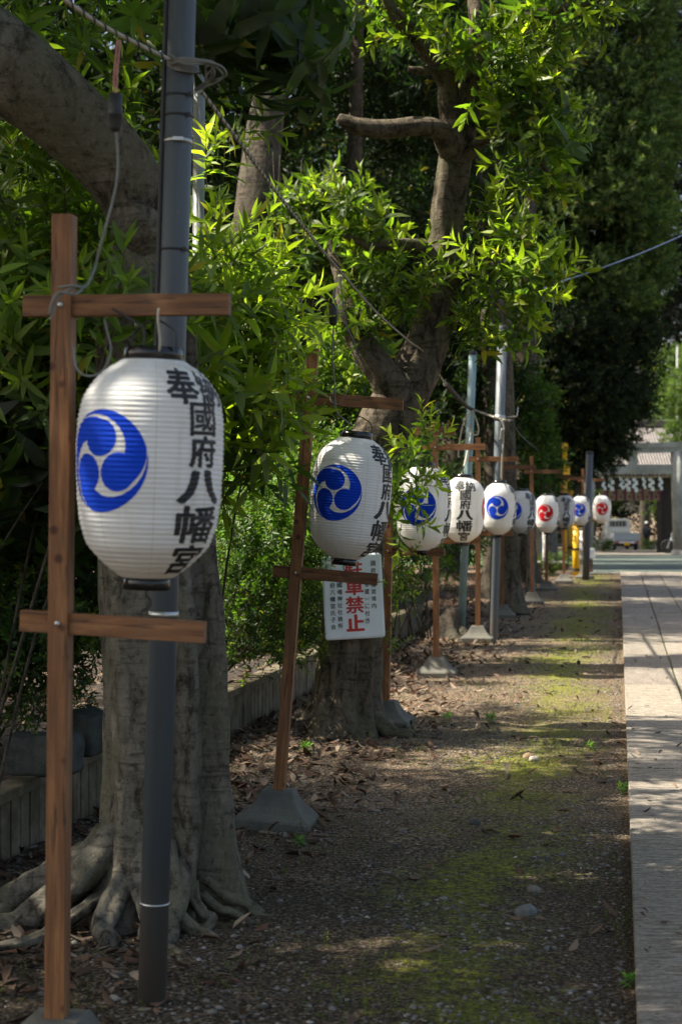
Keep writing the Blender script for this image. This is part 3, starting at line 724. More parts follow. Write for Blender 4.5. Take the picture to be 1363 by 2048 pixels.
# ------------------------------------------------------------------ trunks and limbs
def loft(mb, pts, rads, seg=40, flutes=(), amp=0.06, fine=0.02, sub=10, seed=0, freq=2.2):
    """fluted, knobbly trunk through pts (>= 2 points)"""
    sp = spline(pts, sub); rr = lerp_list(list(rads), sub); n_ = len(sp)
    nrm = Vector((1, 0, 0)); rings = []
    for i, p in enumerate(sp):
        t = (sp[min(i + 1, n_ - 1)] - sp[max(i - 1, 0)]).normalized()
        nrm = (nrm - t * nrm.dot(t)).normalized(); b = t.cross(nrm); ring = []
        for k in range(seg):
            a = 2 * math.pi * k / seg; dv = nrm * math.cos(a) + b * math.sin(a)
            q = p + dv * rr[i]
            f = 1 + amp * 2 * mnoise.noise(Vector((dv.x * 1.2, dv.y * 1.2, p.z * freq * 0.4 + p.x + seed))) + fine * 2 * mnoise.noise(Vector((q.x * 22, q.y * 22, q.z * 6 + seed))) 
            for (fa, fw, fd, z0, z1) in flutes:      # angle, width, depth, fade heights
                da = (a - R(fa) + math.pi) % (2 * math.pi) - math.pi
                wz = 1.0 if z1 <= z0 else max(0.0, min(1.0, (z1 - p.z) / (z1 - z0)))
                f += fd * wz ** 1.6 * math.exp(-(da / R(fw)) ** 2)
            ring.append(mb.bm.verts.new(p + dv * rr[i] * f))
        rings.append(ring)
    for i in range(n_ - 1):
        for k in range(seg):
            f = mb.bm.faces.new((rings[i][k], rings[i][(k + 1) % seg], rings[i + 1][(k + 1) % seg], rings[i + 1][k])); f.smooth = True
    mb.bm.faces.new(rings[-1])
    return mb
def root(mb, base, ang, ln, r0, seed=0, drop=0.2, bend=0.4):
    pts = []; rads = []
    for i in range(7):
        t = i / 6; a = R(ang) + bend * t * math.sin(seed * 1.7)
        pts.append(base + Vector((math.cos(a) * ln * t, math.sin(a) * ln * t, drop * (1 - t) ** 2.2 + 0.02 * math.sin(3 * t + seed) - 0.06 * t - .01)))
        rads.append(r0 * (1 - 0.68 * t))
    pts = [p + Vector((.03 * math.sin(i * 2.1 + seed * 3), .03 * math.cos(i * 1.7 + seed), .016 * math.sin(i * 2.7 + seed))) * min(1, i / 2) for i, p in enumerate(pts)]
    loft(mb, pts, rads, 24, ((90, 20, -.18, 9, 9), (200, 16, -.15, 9, 9)), 0.26, 0.10, 8, seed, 7)
def tree_root(name, loc, label, group=None): return empty(name, loc, label, 'tree', group)

# tree beside the nearest stand
B1 = G(330, 1820); B1.z = 0
t1 = tree_root('broadleaf_tree', B1, 'big tree with pale smooth trunk and spreading roots behind the grey pipe pole')
mb = MB()
D1 = B1.y
def q1_(x, y, dd=0): return P(x, y, D1 + dd) - B1
fl = [(200, 22, 0.36, -0.05, 0.30), (250, 18, 0.22, -0.05, 0.22), (292, 20, 0.08, -0.05, 0.2), (345, 22, 0.06, -0.05, 0.2), (150, 25, 0.3, 0, 0.3), (60, 30, 0.25, 0, 0.3),
      (283, 9, -0.30, 9, 9), (318, 8, -0.18, 9, 9), (240, 11, 0.10, 9, 9), (335, 8, 0.12, 9, 9), (326, 5, -.22, 9, 9), (205, 12, -0.08, 9, 9), (318, 15, -0.5, 0.02, 0.42), (268, 9, -0.25, 0.0, 0.4)]
loft(mb, [(0, 0, -0.06), q1_(330, 1700), q1_(328, 1560), q1_(326, 1400), q1_(322, 1250), q1_(310, 1050), q1_(300, 850), q1_(292, 640), q1_(285, 520)],
     [0.34, 0.275, 0.252, 0.248, 0.25, 0.235, 0.21, 0.20, 0.17], 72, fl, 0.05, 0.014, 10, 4)
for ang, ln, r0, sd, dr in ((186, 1.15, .062, 1, .22), (203, 0.95, .07, 2, .26), (221, .8, .075, 3, .3), (243, .52, .06, 4, .32), (258, .46, .05, 5, .28), (286, .42, .062, 6, .2), (305, .36, .03, 7, .10), (333, .46, .026, 8, .10), (349, .36, .03, 9, .10), (168, 1.2, .06, 10, .12), (232, 1.0, .035, 11, .14), (275, .36, .045, 12, .3), (212, .7, .04, 13, .2), (195, 1.35, .034, 14, .1), (322, .55, .02, 15, .06)):
    base = Vector((math.cos(R(ang)) * 0.2, math.sin(R(ang)) * 0.2, 0.03)); root(mb, base, ang, ln, r0, sd, dr, .7)
mb.build('trunk', M['bark_big'], t1)
mb = MB()
loft(mb, [q1_(305, 640), q1_(296, 530, -.05), q1_(285, 425, -.1), q1_(225, 325, -.2), q1_(130, 228, -.3), q1_(10, 130, -.4), q1_(-150, 20, -.5), q1_(-420, -160, -.6)], [0.17, .145, .135, .138, .145, .16, .16, .14], 44, (), 0.09, 0.014, 10, 8)
loft(mb, [q1_(292, 470, -.16), q1_(262, 440, -.24), q1_(248, 432, -.27)], [.10, .085, .06], 20, (), .1, .03, 6, 2)
mb.build('limb', M['bark_big'], t1)
# tree with the sign
B2 = G(694, 1468); B2.z = 0; D2 = B2.y
def q2_(x, y, dd=0): return P(x, y, D2 + dd) - B2
t2 = tree_root('broadleaf_tree', B2, 'crooked forked tree carrying the white warning sign on its trunk')
mb = MB()
fl2 = [(195, 24, .7, -.05, .4), (230, 20, .45, -.05, .35), (268, 22, .5, -.05, .35), (305, 22, .45, -.05, .35), (350, 24, .3, -.05, .3), (290, 8, -.14, 9, 9), (322, 7, -.2, .0, 1.0), (225, 10, .06, 9, 9)]
loft(mb, [(0, 0, -.05), q2_(698, 1400), q2_(704, 1300), q2_(708, 1190), q2_(715, 1060), q2_(738, 940), q2_(778, 830), q2_(828, 740, .05), q2_(868, 640, .1), q2_(886, 540, .1), q2_(896, 420, .1), q2_(908, 320, .1), q2_(918, 250, .1)],
     [.27, .23, .212, .205, .202, .203, .19, .165, .138, .124, .118, .124, .14], 60, fl2, .12, .04, 9, 2)
for ang, ln, r0, sd, dr in ((182, .6, .08, 1, .15), (215, .5, .08, 2, .15), (250, .4, .07, 3, .15), (285, .4, .06, 4, .12), (330, .5, .07, 5, .14), (5, .28, .05, 6, .12)):
    base = Vector((math.cos(R(ang)) * 0.18, math.sin(R(ang)) * 0.18, 0.02)); root(mb, base, ang, ln, r0, sd, dr)
mb.build('trunk', M['bark_mid'], t2)
def limb(mb, pts, rads, parent_q, seg=22, sub=7, seed=1, amp=.08): return loft(mb, [parent_q(*p) for p in pts], rads, seg, (), amp, .025, sub, seed)
mb = MB(); limb(mb, [(800, 800), (765, 745, -.06), (725, 690, -.05), (698, 630), (686, 570, .08), (668, 520, .14), (655, 480, .2)], [.15, .115, .10, .08, .055, .035, .02], q2_, 26); mb.build('limb', M['bark_mid'], t2)
mb = MB(); limb(mb, [(905, 300), (880, 262, -.1), (840, 252, -.18), (780, 258, -.22), (725, 254, -.26), (690, 242, -.28), (676, 234, -.29)], [.10, .075, .065, .066, .066, .05, .03], q2_, 24, 7, 3, .12)
mb.tube([q2_(700, 240, -.28), q2_(699, 226, -.28)], [.014, .003], 5)
mb.build('sawn_limb', M['bark_mid'], t2)
mb = MB(); limb(mb, [(916, 280, .1), (898, 215, .05), (894, 160, .05), (862, 112), (828, 70, -.05), (790, 30, -.1), (750, -60, -.1)], [.10, .075, .07, .06, .05, .045, .035], q2_); limb(mb, [(893, 175, .05), (868, 140, 0), (846, 142, -.04), (815, 138, -.06)], [.05, .04, .034, .02], q2_, 14); limb(mb, [(845, 85), (822, 50, -.1), (792, 18, -.15)], [.03, .024, .016], q2_, 12); mb.build('limb', M['bark_mid'], t2)
mb = MB(); limb(mb, [(916, 270, .1), (940, 205, .1), (952, 140, .1), (985, 85, .1), (1040, 45, 0), (1110, 22, -.1), (1180, 5, -.2), (1280, -60, -.3)], [.11, .092, .085, .075, .055, .04, .03, .025], q2_); limb(mb, [(952, 145, .1), (955, 60, .1), (945, -60, .2), (930, -300, .2)], [.08, .065, .06, .05], q2_, 18); mb.build('limb', M['bark_mid'], t2)
mb = MB(); limb(mb, [(918, 330, .1), (960, 285, -.05), (1010, 270, -.15), (1060, 290, -.25), (1085, 330, -.3), (1100, 355, -.3)], [.06, .04, .034, .026, .02, .012], q2_, 14); limb(mb, [(880, 560, .1), (850, 500, -.1), (800, 488, -.2), (740, 492, -.25), (690, 470, -.25)], [.07, .05, .04, .03, .02], q2_, 14)
limb(mb, [(880, 590, .1), (930, 545, -.1), (990, 510, -.2), (1050, 470, -.3)], [.05, .025, .018, .01], q2_, 10); mb.build('limb', M['bark_mid'], t2)

# ------------------------------------------------------------------ leaves
def leaf_vt(L, W, droop=0.25, fold=0.25):
    st = [(0.0, 0.0), (0.3, 0.5), (0.66, 0.42), (1.0, 0.0)]
    V = [(0, 0, 0)]
    for t, ww in st[1:3]:
        z = -droop * L * t * t; x = ww * W
        V += [(-x, L * t, z + fold * x), (0, L * t, z), (x, L * t, z + fold * x)]
    V.append((0, L, -droop * L))
    T = [(0, 2, 1), (0, 3, 2), (1, 2, 5), (1, 5, 4), (2, 3, 6), (2, 6, 5), (4, 5, 7), (5, 6, 7)]
    return np.array(V), np.array(T)
def leaf_simple(L, W, droop=0.2, fold=0.3):
    return np.array([(0, 0, 0), (-W / 2, L * .48, fold * W / 2 - droop * L * .2), (W / 2, L * .48, fold * W / 2 - droop * L * .2), (0, L, -droop * L)]), np.array([(0, 3, 1), (0, 2, 3)])
def rotm(axis, a): return np.array(Matrix.Rotation(a, 3, axis))
def sprig(nl, stem, L, W, seed, simple=False, low=80, high=20, droop=(.1, .5), stem_r=0.003, start=0.12, tuft=0.0):
    r = random.Random(seed); Vs = []; Ts = []; Ns = []; Qs = []; off = 0
    for i in range(nl):
        f = (i + 0.5) / nl; h = stem * (start + (1 - start) * (f if r.random() > tuft else 0.75 + 0.25 * r.random()))
        sc = r.uniform(.5, 1.15) * (1.0 - 0.35 * max(0, f - .7) / .3)
        v, t = (leaf_simple if simple else leaf_vt)(L * sc, W * sc * r.uniform(.85, 1.15), r.uniform(*droop) * r.choice((.4, 1, 1, 1.7)), r.uniform(-.05, .7))
        pitch = R(low + (high - low) * f + r.uniform(-14, 14))
        m = rotm('Z', i * 2.3999 + r.uniform(-.4, .4)) @ rotm('X', math.pi / 2 - pitch) @ rotm('Y', r.uniform(-.5, .5))
        v = v @ m.T + np.array([0, 0, h]); Vs.append(v); Ts.append(t + off); off += len(v)
        Ns.append(np.full(len(v), f + r.uniform(-.15, .15))); Qs.append(np.full(len(v), r.random()))
    if stem_r:
        k = 3; bend = [(0, 0, 0), (stem * .02, stem * .01, stem * .55), (stem * .0, stem * .0, stem * 1.0)]
        v = []
        for (bx, by, bz), rr in zip(bend, (stem_r, stem_r * .8, stem_r * .4)):
            for j in range(k): v.append((bx + rr * math.cos(2.094 * j), by + rr * math.sin(2.094 * j), bz))
        t = []
        for i in range(2):
            for j in range(k):
                a, b, c, d = i * k + j, i * k + (j + 1) % k, (i + 1) * k + (j + 1) % k, (i + 1) * k + j
                t += [(a, b, c), (a, c, d)]
        Vs.append(np.array(v)); Ts.append(np.array(t) + off); Ns.append(np.full(9, -1.0)); Qs.append(np.full(9, .5))
    return np.concatenate(Vs), np.concatenate(Ts), np.concatenate(Ns), np.concatenate(Qs)
TPL = {
    'lance': [sprig(12, .30, .155, .036, s, droop=(.15, .55)) for s in range(5)],
    'mid': [sprig(13, .24, .115, .031, 20 + s, low=85, high=15) for s in range(5)],
    'tuft': [sprig(13, .15, .125, .036, 40 + s, low=95, high=10, tuft=.4) for s in range(5)],
    'big': [sprig(9, .16, .24, .072, 60 + s, low=115, high=50, droop=(.3, .7), tuft=.5) for s in range(4)],
    'fine': [sprig(20, .26, .046, .02, 80 + s, True, low=85, high=30, stem_r=.0015) for s in range(5)],
    'card': [sprig(8, .35, .25, .085, 100 + s, True, low=95, high=25, stem_r=0) for s in range(4)],
    'far': [sprig(11, .34, .20, .06, 120 + s, True, low=75, high=12, stem_r=0) for s in range(4)],
    'far_fine': [sprig(13, .24, .11, .032, 140 + s, True, low=70, high=10, stem_r=0) for s in range(4)],
}
SUNV = np.array(SUN)
# gaps cut into the leaves along the sun rays to light chosen places
def npP(x, y, d): return np.array(P(x, y, d))
SUN_RECTS = [(17.2, 19.0, 1.0, 9.0), (12.1, 15.9, 1.55, 9.0), (10.6, 10.95, 0.85, 1.55), (36.6, 40.6, 4.2, 30.0)]
SUN_BALLS = [(npP(925, 1020, 15.9), .40), (npP(1000, 1018, 20.0), .42), (npP(785, 745, D2 - .1), .20), (npP(745, 850, D2 - .1), .10),
             (npP(1075, 170, D2 - .2), .26), (npP(800, 335, D2 - .2), .28), (npP(775, 130, D2), .18), (npP(850, 215, D2 - .2), .12), (npP(770, 250, D2 - .2), .2), (npP(790, 430, D2 - .2), .28),
             (npP(1010, 560, D2 - .2), .42), (npP(960, 430, D2 - .2), .2), (npP(600, 680, 16.5), 1.2), (npP(560, 255, 16.3), .42), (npP(660, 420, 16.3), .34), (npP(540, 960, 11.6), .5), (npP(700, 780, 16.7), .4), (npP(450, 620, 7.7), .56), (npP(480, 790, 7.6), .36), (npP(520, 860, 16.4), .7), (npP(540, 1010, 11.6), .6),
             (npP(480, 430, 9.2), .3), (npP(930, 60, D2), .25)]
def lit_mask(Pp, own=None, rngn=None, rects=True):
    """True where a shoot standing at Pp would shade one of the sunlit places"""
    jit = rngn.normal(0, 1, (len(Pp), 2)) * 0.16 if rngn is not None else 0
    t = Pp[:, 2] / SUNV[2]; q = Pp - t[:, None] * SUNV; qx = q[:, 0] + (jit[:, 0] if rngn is not None else 0); qy = q[:, 1] + (jit[:, 1] * .8 if rngn is not None else 0)
    mk = np.zeros(len(Pp), bool)
    for y0, y1, x0, x1 in (SUN_RECTS if rects else ()): mk |= (qy > y0) & (qy < y1) & (qx > x0) & (qx < x1) & (Pp[:, 2] > 2.6)
    for c, r in SUN_BALLS:
        dv = Pp - c; a = dv @ SUNV; dist = np.linalg.norm(dv - a[:, None] * SUNV, axis=1)
        mk |= (dist < r + .08) & (a > max(.55, r * 1.0))
    if rngn is not None:
        for c, r, pr_ in SUN_HALF:
            dv = Pp - c; a = dv @ SUNV; dist = np.linalg.norm(dv - a[:, None] * SUNV, axis=1)
            mk |= (dist < r) & (a > r * .8) & (rngn.random(len(Pp)) < pr_)
    return mk
SUN_HALF = [(npP(700, 990, 8.5), .42, .72), (npP(301, 940, 4.7), .4, .45), (npP(846, 1018, 12.36), .4, .6), (npP(450, 640, 7.6), .5, .7), (npP(200, 480, 8.6), .7, .35), (npP(60, 600, 6.9), .5, .4), (npP(220, 620, 7.4), .5, .4), (npP(540, 1020, 11.7), .5, .6)]  # leaves thinned along these rays to brighten lanterns and shrubs
def frames(D, rngn):
    D = D / np.linalg.norm(D, axis=1, keepdims=True)
    h = rngn.normal(size=D.shape); X = np.cross(h, D); X /= np.linalg.norm(X, axis=1, keepdims=True)
    return np.stack([X, np.cross(D, X), D], axis=2)
class Foliage:
    def __init__(s, seed): s.V = []; s.T = []; s.C = []; s.off = 0; s.r = np.random.default_rng(seed)
    def add(s, tpl, Pp, D, scale, old, new, new_amt=0.5, cull=True, var=.25):
        if cull and len(Pp):
            k = ~lit_mask(Pp, None, s.r, cull != 'balls'); Pp, D, scale = Pp[k], D[k], scale[k]
        if not len(Pp): return
        Rm = frames(D, s.r); T = TPL[tpl]; pick = s.r.integers(0, len(T), len(Pp))
        for i, (v, t, nn, qq) in enumerate(T):
            id_ = np.where(pick == i)[0]
            if not len(id_): continue
            vv = np.einsum('nij,vj->nvi', Rm[id_], v) * scale[id_][:, None, None] + Pp[id_][:, None, :]
            m = len(v)
            tt = t[None] + (np.arange(len(id_)) * m)[:, None, None] + s.off
            na = np.clip(s.r.normal(new_amt, .3, len(id_)), 0, 1)
            f = np.clip(nn, 0, 1)[None, :] ** 1.3 * na[:, None]
            br = np.exp(s.r.normal(0, var, len(id_)))[:, None, None]
            c = (np.array(old)[None, None] * (1 - f[..., None]) + np.array(new)[None, None] * f[..., None]) * br
            q2 = (qq[None, :] + s.r.random(len(id_))[:, None] * 7.3) % 1.0      # every leaf its own shade; a few yellowed or brown
            q2 = np.floor(q2 * 997) / 997
            c = c * (.72 + .56 * ((q2 * 13.7) % 1.0))[..., None]
            yl = (q2 > .975)[..., None]; c = np.where(yl, c * .2 + np.array((.22, .17, .03)) * .8, c)
            st = nn < -.5; c[:, st, :] = np.array((.075, .062, .03)) if tpl != 'fine' else np.array((.09, .05, .025))
            s.V.append(vv.reshape(-1, 3)); s.T.append(tt.reshape(-1, 3)); s.C.append(c.reshape(-1, 3)); s.off += m * len(id_)
    def cluster(s, tpl, c, rad, n, scale=1.0, old=(.03, .062, .012), new=(.12, .19, .02), new_amt=.5, up=.6, out=1.0, shell=2.2, cull=True, var=.25, top=-1.0):
        c = np.array(c, float); rad = np.array(rad if hasattr(rad, '__len__') else (rad,) * 3, float)
        u = s.r.normal(size=(n, 3)); u /= np.linalg.norm(u, axis=1, keepdims=True)
        u = u[u[:, 2] > top]
        rr = s.r.random(len(u)) ** (1 / shell)
        Pp = c + u * rad * rr[:, None]
        D = u * out + np.array([0, 0, up]) + s.r.normal(size=u.shape) * .35
        s.add(tpl, Pp, D, s.r.uniform(.75, 1.2, len(u)) * scale, old, new, new_amt, cull, var)
    def lumpy(s, tpl, c, rad, lumps, n, lump_r, scale=1.0, **kw):
        """a crown as many clumps set over an ellipsoid, with gaps between"""
        c = np.array(c, float); rad = np.array(rad, float)
        for i in range(lumps):
            u = s.r.normal(size=3); u /= np.linalg.norm(u)
            q = c + u * rad * s.r.uniform(.55, 1.0); lr = lump_r * s.r.uniform(.7, 1.35)
            s.cluster(tpl, q, (lr, lr, lr * .75), n, scale * s.r.uniform(.9, 1.1), **kw)
    def build(s, name, parent, mat='leaf', loc=None):
        V = np.concatenate(s.V); 
        if loc is not None: V = V - np.array(loc)
        me = tri_mesh(name, V, np.concatenate(s.T), np.clip(np.concatenate(s.C), .002, .6), True)
        return link(name, me, parent, M[mat])

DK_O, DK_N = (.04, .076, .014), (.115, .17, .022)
# crown of the nearest tree: mostly above the picture, with large dark leaves hanging at the top
f = Foliage(11)
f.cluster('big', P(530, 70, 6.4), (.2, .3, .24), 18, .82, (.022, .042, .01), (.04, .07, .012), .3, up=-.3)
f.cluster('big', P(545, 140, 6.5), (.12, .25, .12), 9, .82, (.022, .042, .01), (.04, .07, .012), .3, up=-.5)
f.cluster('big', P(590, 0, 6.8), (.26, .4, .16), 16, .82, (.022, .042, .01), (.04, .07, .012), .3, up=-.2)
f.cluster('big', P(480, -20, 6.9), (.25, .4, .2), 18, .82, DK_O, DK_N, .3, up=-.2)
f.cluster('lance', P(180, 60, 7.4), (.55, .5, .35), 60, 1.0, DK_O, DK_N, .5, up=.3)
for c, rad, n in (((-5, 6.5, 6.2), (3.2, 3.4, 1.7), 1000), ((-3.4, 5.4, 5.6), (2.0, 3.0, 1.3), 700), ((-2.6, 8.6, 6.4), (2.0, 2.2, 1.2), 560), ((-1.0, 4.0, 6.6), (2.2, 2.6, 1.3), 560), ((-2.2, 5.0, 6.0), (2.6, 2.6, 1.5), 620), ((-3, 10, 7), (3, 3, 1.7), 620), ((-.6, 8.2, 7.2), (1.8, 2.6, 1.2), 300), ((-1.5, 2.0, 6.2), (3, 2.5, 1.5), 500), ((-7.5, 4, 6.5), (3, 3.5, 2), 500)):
    f.cluster('card', c, rad, n, 1.0, DK_O, DK_N, .3, shell=2.6)  # unseen leaf clusters added overhead to block the sun
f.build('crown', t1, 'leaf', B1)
# crown of the sign tree
f = Foliage(12)
LO, LN = (.06, .108, .014), (.29, .345, .025)
def cl(x, y, dd, rx, ry, n, tpl='mid', na=.55, up=.7, sc=1.0, cull='balls', o=LO, nw=LN, out=.8, shell=2.0):
    d = D2 + dd; k = d / F_PX
    f.cluster(tpl, P(x, y, d), (rx * k, max(rx, ry) * k * .9, ry * k), max(4, int(n * .82)), sc * (1.15 if tpl != 'fine' else 1), o, nw, na, up, out, shell, cull)
cl(1020, 560, -.15, 80, 100, 50, na=.75); cl(985, 480, .1, 45, 50, 16, na=.6); cl(1000, 650, -.1, 50, 70, 24, na=.5, o=DK_O); cl(950, 720, .1, 36, 45, 10, o=DK_O); cl(1065, 540, -.2, 50, 55, 20, na=.85)
cl(1050, 200, -.2, 60, 58, 40, 'tuft', .75); cl(1085, 150, -.2, 36, 26, 16, 'mid', .95); cl(1030, 120, -.2, 16, 36, 8, 'mid', .95); cl(1010, 240, -.1, 40, 36, 14, 'tuft', .35, o=DK_O); cl(1080, 250, -.2, 44, 36, 18, 'tuft', .3, o=DK_O); cl(1105, 325, -.3, 46, 34, 22, 'tuft', .4, up=0); cl(1050, 305, -.3, 44, 34, 14, 'mid', .3, up=-.6, o=DK_O)
cl(790, 325, -.2, 56, 32, 30, 'tuft', .9); cl(755, 345, -.2, 34, 24, 13, 'tuft', .95); cl(770, 425, -.2, 62, 30, 28, 'mid', .7); cl(835, 415, .1, 34, 26, 12, 'mid', .6); cl(730, 445, -.1, 46, 34, 20, 'mid', .5); cl(780, 475, -.2, 56, 22, 16, 'tuft', .4, o=DK_O)
cl(770, 130, 0, 30, 32, 14, 'tuft', .95); cl(850, 215, -.15, 30, 24, 12, 'tuft', .85); cl(890, 55, -.1, 70, 50, 50, 'mid', .5); cl(960, 15, -.1, 60, 40, 36, 'mid', .3, up=.1, o=DK_O); cl(820, 5, 0, 80, 34, 34, 'mid', .4); cl(1090, 10, -.1, 90, 28, 46, 'mid', .25, up=-.4, o=DK_O); cl(1190, -5, -.1, 60, 26, 24, 'mid', .3, up=-.4, o=DK_O); cl(750, 10, .1, 60, 50, 26, 'mid', .3, o=DK_O)
cl(760, 560, -.15, 44, 50, 14, 'mid', .5, up=1.3); cl(815, 610, -.15, 26, 56, 7, 'mid', .65, up=1.5, sc=.9); cl(780, 650, -.15, 34, 34, 9, 'mid', .3, o=DK_O); cl(720, 530, -.1, 40, 40, 12, o=DK_O)
cl(850, 895, -.5, 16, 34, 10, 'mid', .75, up=1.2, sc=.75); cl(808, 950, -.45, 22, 36, 16, 'mid', .6, up=.4, sc=.8); cl(802, 1020, -.45, 20, 34, 15, 'mid', .4, up=.2, sc=.8); cl(786, 990, -.4, 18, 40, 12, 'mid', .4, sc=.75)
cl(780, 1180, -.2, 10, 50, 8, 'fine', .9, up=.6, nw=(.2, .22, .03)); cl(778, 1290, -.2, 10, 40, 6, 'fine', .9, nw=(.2, .22, .03)); cl(632, 1330, -.3, 14, 24, 6, 'mid', .4, up=1.5, sc=.5)
cl(935, 70, -.35, 50, 60, 34, 'tuft', .4); cl(960, 150, -.3, 26, 40, 10, 'mid', .5); cl(680, 500, -.1, 40, 44, 20, 'mid', .5); cl(700, 590, -.15, 36, 44, 14, 'mid', .35, o=DK_O); cl(905, 430, -.2, 26, 40, 6, 'mid', .5); cl(690, 640, -.2, 34, 44, 12, 'mid', .5); cl(735, 690, -.25, 24, 30, 6, 'mid', .4, o=DK_O); cl(845, 570, -.25, 34, 60, 12, 'mid', .6, up=1.0); cl(740, 250, -.1, 50, 40, 14, 'mid', .4, o=DK_O); cl(655, 520, 0, 30, 40, 14, 'mid', .6); cl(870, 150, -.2, 40, 40, 10, 'mid', .6)
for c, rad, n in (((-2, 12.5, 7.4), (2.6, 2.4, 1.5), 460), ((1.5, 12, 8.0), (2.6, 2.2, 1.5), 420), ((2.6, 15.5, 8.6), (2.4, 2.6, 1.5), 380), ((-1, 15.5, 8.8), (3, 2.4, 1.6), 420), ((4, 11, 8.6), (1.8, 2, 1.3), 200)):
    f.cluster('card', c, rad, n, 1.0, DK_O, DK_N, .3, shell=2.6)  # high clusters out of view, added to keep the sun off
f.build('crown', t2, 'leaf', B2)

# ------------------------------------------------------------------ leafy shrubs on the bed
def shrub(name, label, base, specs, stems, group, mat='leaf', stem_mat='bark_mid', seed=1, cat='shrub'):
    t = empty(name, base, label, cat, group)
    f = Foliage(seed)
    for kw in specs:
        c, rx, ry, rz, n, tpl = kw[:6]; o = kw[6] if len(kw) > 6 else {}
        f.cluster(tpl, c, (rx, ry, rz), n, **{**dict(cull='balls'), **o})
    f.build('foliage', t, mat, base)
    mb = MB(); r = random.Random(seed)
    for k in range(stems):
        kw = r.choice(specs); c = Vector(kw[0]); e = Vector(c) + Vector((r.uniform(-1, 1) * kw[1], r.uniform(-1, 1) * kw[2], r.uniform(-.6, .6) * kw[3]))
        b = Vector(base) + Vector((r.uniform(-.25, .25), r.uniform(-.25, .25), -.05)); m = b.lerp(e, .5) + Vector((r.uniform(-.1, .1), r.uniform(-.1, .1), .12))
        mb.tube([v - Vector(base) for v in spline([b, m, e], 4)], lerp_list([.009, .006, .003], 4), 6)
    mb.build('stems', M[stem_mat], t)
    return t
SO, SN = (.105, .16, .017), (.26, .32, .03)
gs = 'leafy shrubs growing behind the low wall'
def bed_pt(x, y_depth): return Vector((x, y_depth, .33))
shrub('leafy_shrub', 'tall long-leaved shrub at the left edge behind the nearest stand', bed_pt(-1.75, 7.2),
      [(P(60, 350, 7.2), .45, .5, .5, 90, 'lance', dict(scale=.88, old=(.075, .125, .015), new=(.2, .26, .026), new_amt=.4)), (P(60, 620, 6.9), .5, .5, .5, 130, 'lance', dict(scale=.88, old=(.075, .125, .015), new=(.2, .26, .026), new_amt=.45)), (P(160, 760, 7.0), .4, .4, .4, 60, 'lance', dict(old=DK_O, new=SN, new_amt=.4)), (P(30, 960, 7.6), .4, .4, .35, 60, 'big', dict(old=(.02, .04, .012), new=(.04, .065, .015), new_amt=.3, up=-.2)), (P(40, 860, 7.2), .35, .5, .4, 80, 'big', dict(old=(.02, .04, .012), new=(.035, .06, .015), new_amt=.3, up=-.2)), (P(232, 620, 6.2), .15, .1, .13, 16, 'lance', dict(scale=.88, old=(.075, .125, .015), new=(.2, .26, .026), new_amt=.5)), (P(230, 600, 7.4), .5, .4, .42, 120, 'lance', dict(scale=.88, old=(.075, .125, .015), new=(.2, .26, .026), new_amt=.5)), (P(30, 130, 8.6), .7, .5, .6, 110, 'lance', dict(old=DK_O, new=SN, new_amt=.3))], 5, gs, stem_mat='bark_dark', seed=21)
shrub('leafy_shrub', 'dense long-leaved shrub filling the space behind the big bare limb', bed_pt(-2.1, 9.3),
      [(P(190, 480, 8.6), .6, .6, .6, 150, 'lance', dict(scale=.88, old=(.075, .125, .015), new=(.2, .26, .026), new_amt=.35)), (P(250, 160, 9.3), .8, .5, .55, 150, 'lance', dict(old=DK_O, new=SN, new_amt=.35)), (P(70, 700, 9.0), .7, .5, .7, 130, 'lance', dict(old=DK_O, new=DK_N, new_amt=.3)), (P(220, 780, 8.4), .5, .5, .5, 100, 'lance', dict(old=DK_O, new=DK_N, new_amt=.3)), (P(260, 20, 9.5), .9, .5, .4, 130, 'lance', dict(old=DK_O, new=SN, new_amt=.35)), (P(100, 1000, 9.0), .5, .4, .4, 60, 'lance', dict(old=DK_O, new=DK_N, new_amt=.3))], 4, gs, stem_mat='bark_dark', seed=22)
shrub('leafy_shrub', 'bright long-leaved shrub right of the grey pipe pole, overlapping the leaning stand', bed_pt(-.95, 8.9),
      [(P(420, 560, 7.7), .22, .3, .3, 46, 'lance', dict(scale=.9, old=(.13, .185, .018), new=(.32, .375, .03), new_amt=.55, up=1.0)), (P(425, 690, 7.6), .26, .3, .28, 66, 'lance', dict(scale=.9, old=(.13, .185, .018), new=(.32, .375, .03), new_amt=.5)), (P(490, 690, 7.7), .15, .22, .2, 28, 'lance', dict(scale=.9, old=(.13, .185, .018), new=(.32, .375, .03), new_amt=.5)), (P(466, 790, 7.6), .18, .22, .2, 30, 'lance', dict(scale=.9, old=(.13, .185, .018), new=(.32, .375, .03), new_amt=.4, up=.1)), (P(520, 610, 9.0), .12, .2, .16, 8, 'lance', dict(old=DK_O, new=SN, new_amt=.4, up=1.4)), (P(425, 430, 8.0), .12, .2, .24, 14, 'lance', dict(scale=.9, old=(.13, .185, .018), new=(.32, .375, .03), new_amt=.7, up=1.2)), (P(452, 885, 7.9), .16, .22, .14, 16, 'lance', dict(old=DK_O, new=SN, new_amt=.4, up=-.3)), (P(430, 830, 7.9), .16, .25, .3, 34, 'lance', dict(old=DK_O, new=SN, new_amt=.4))], 12, gs, seed=23)
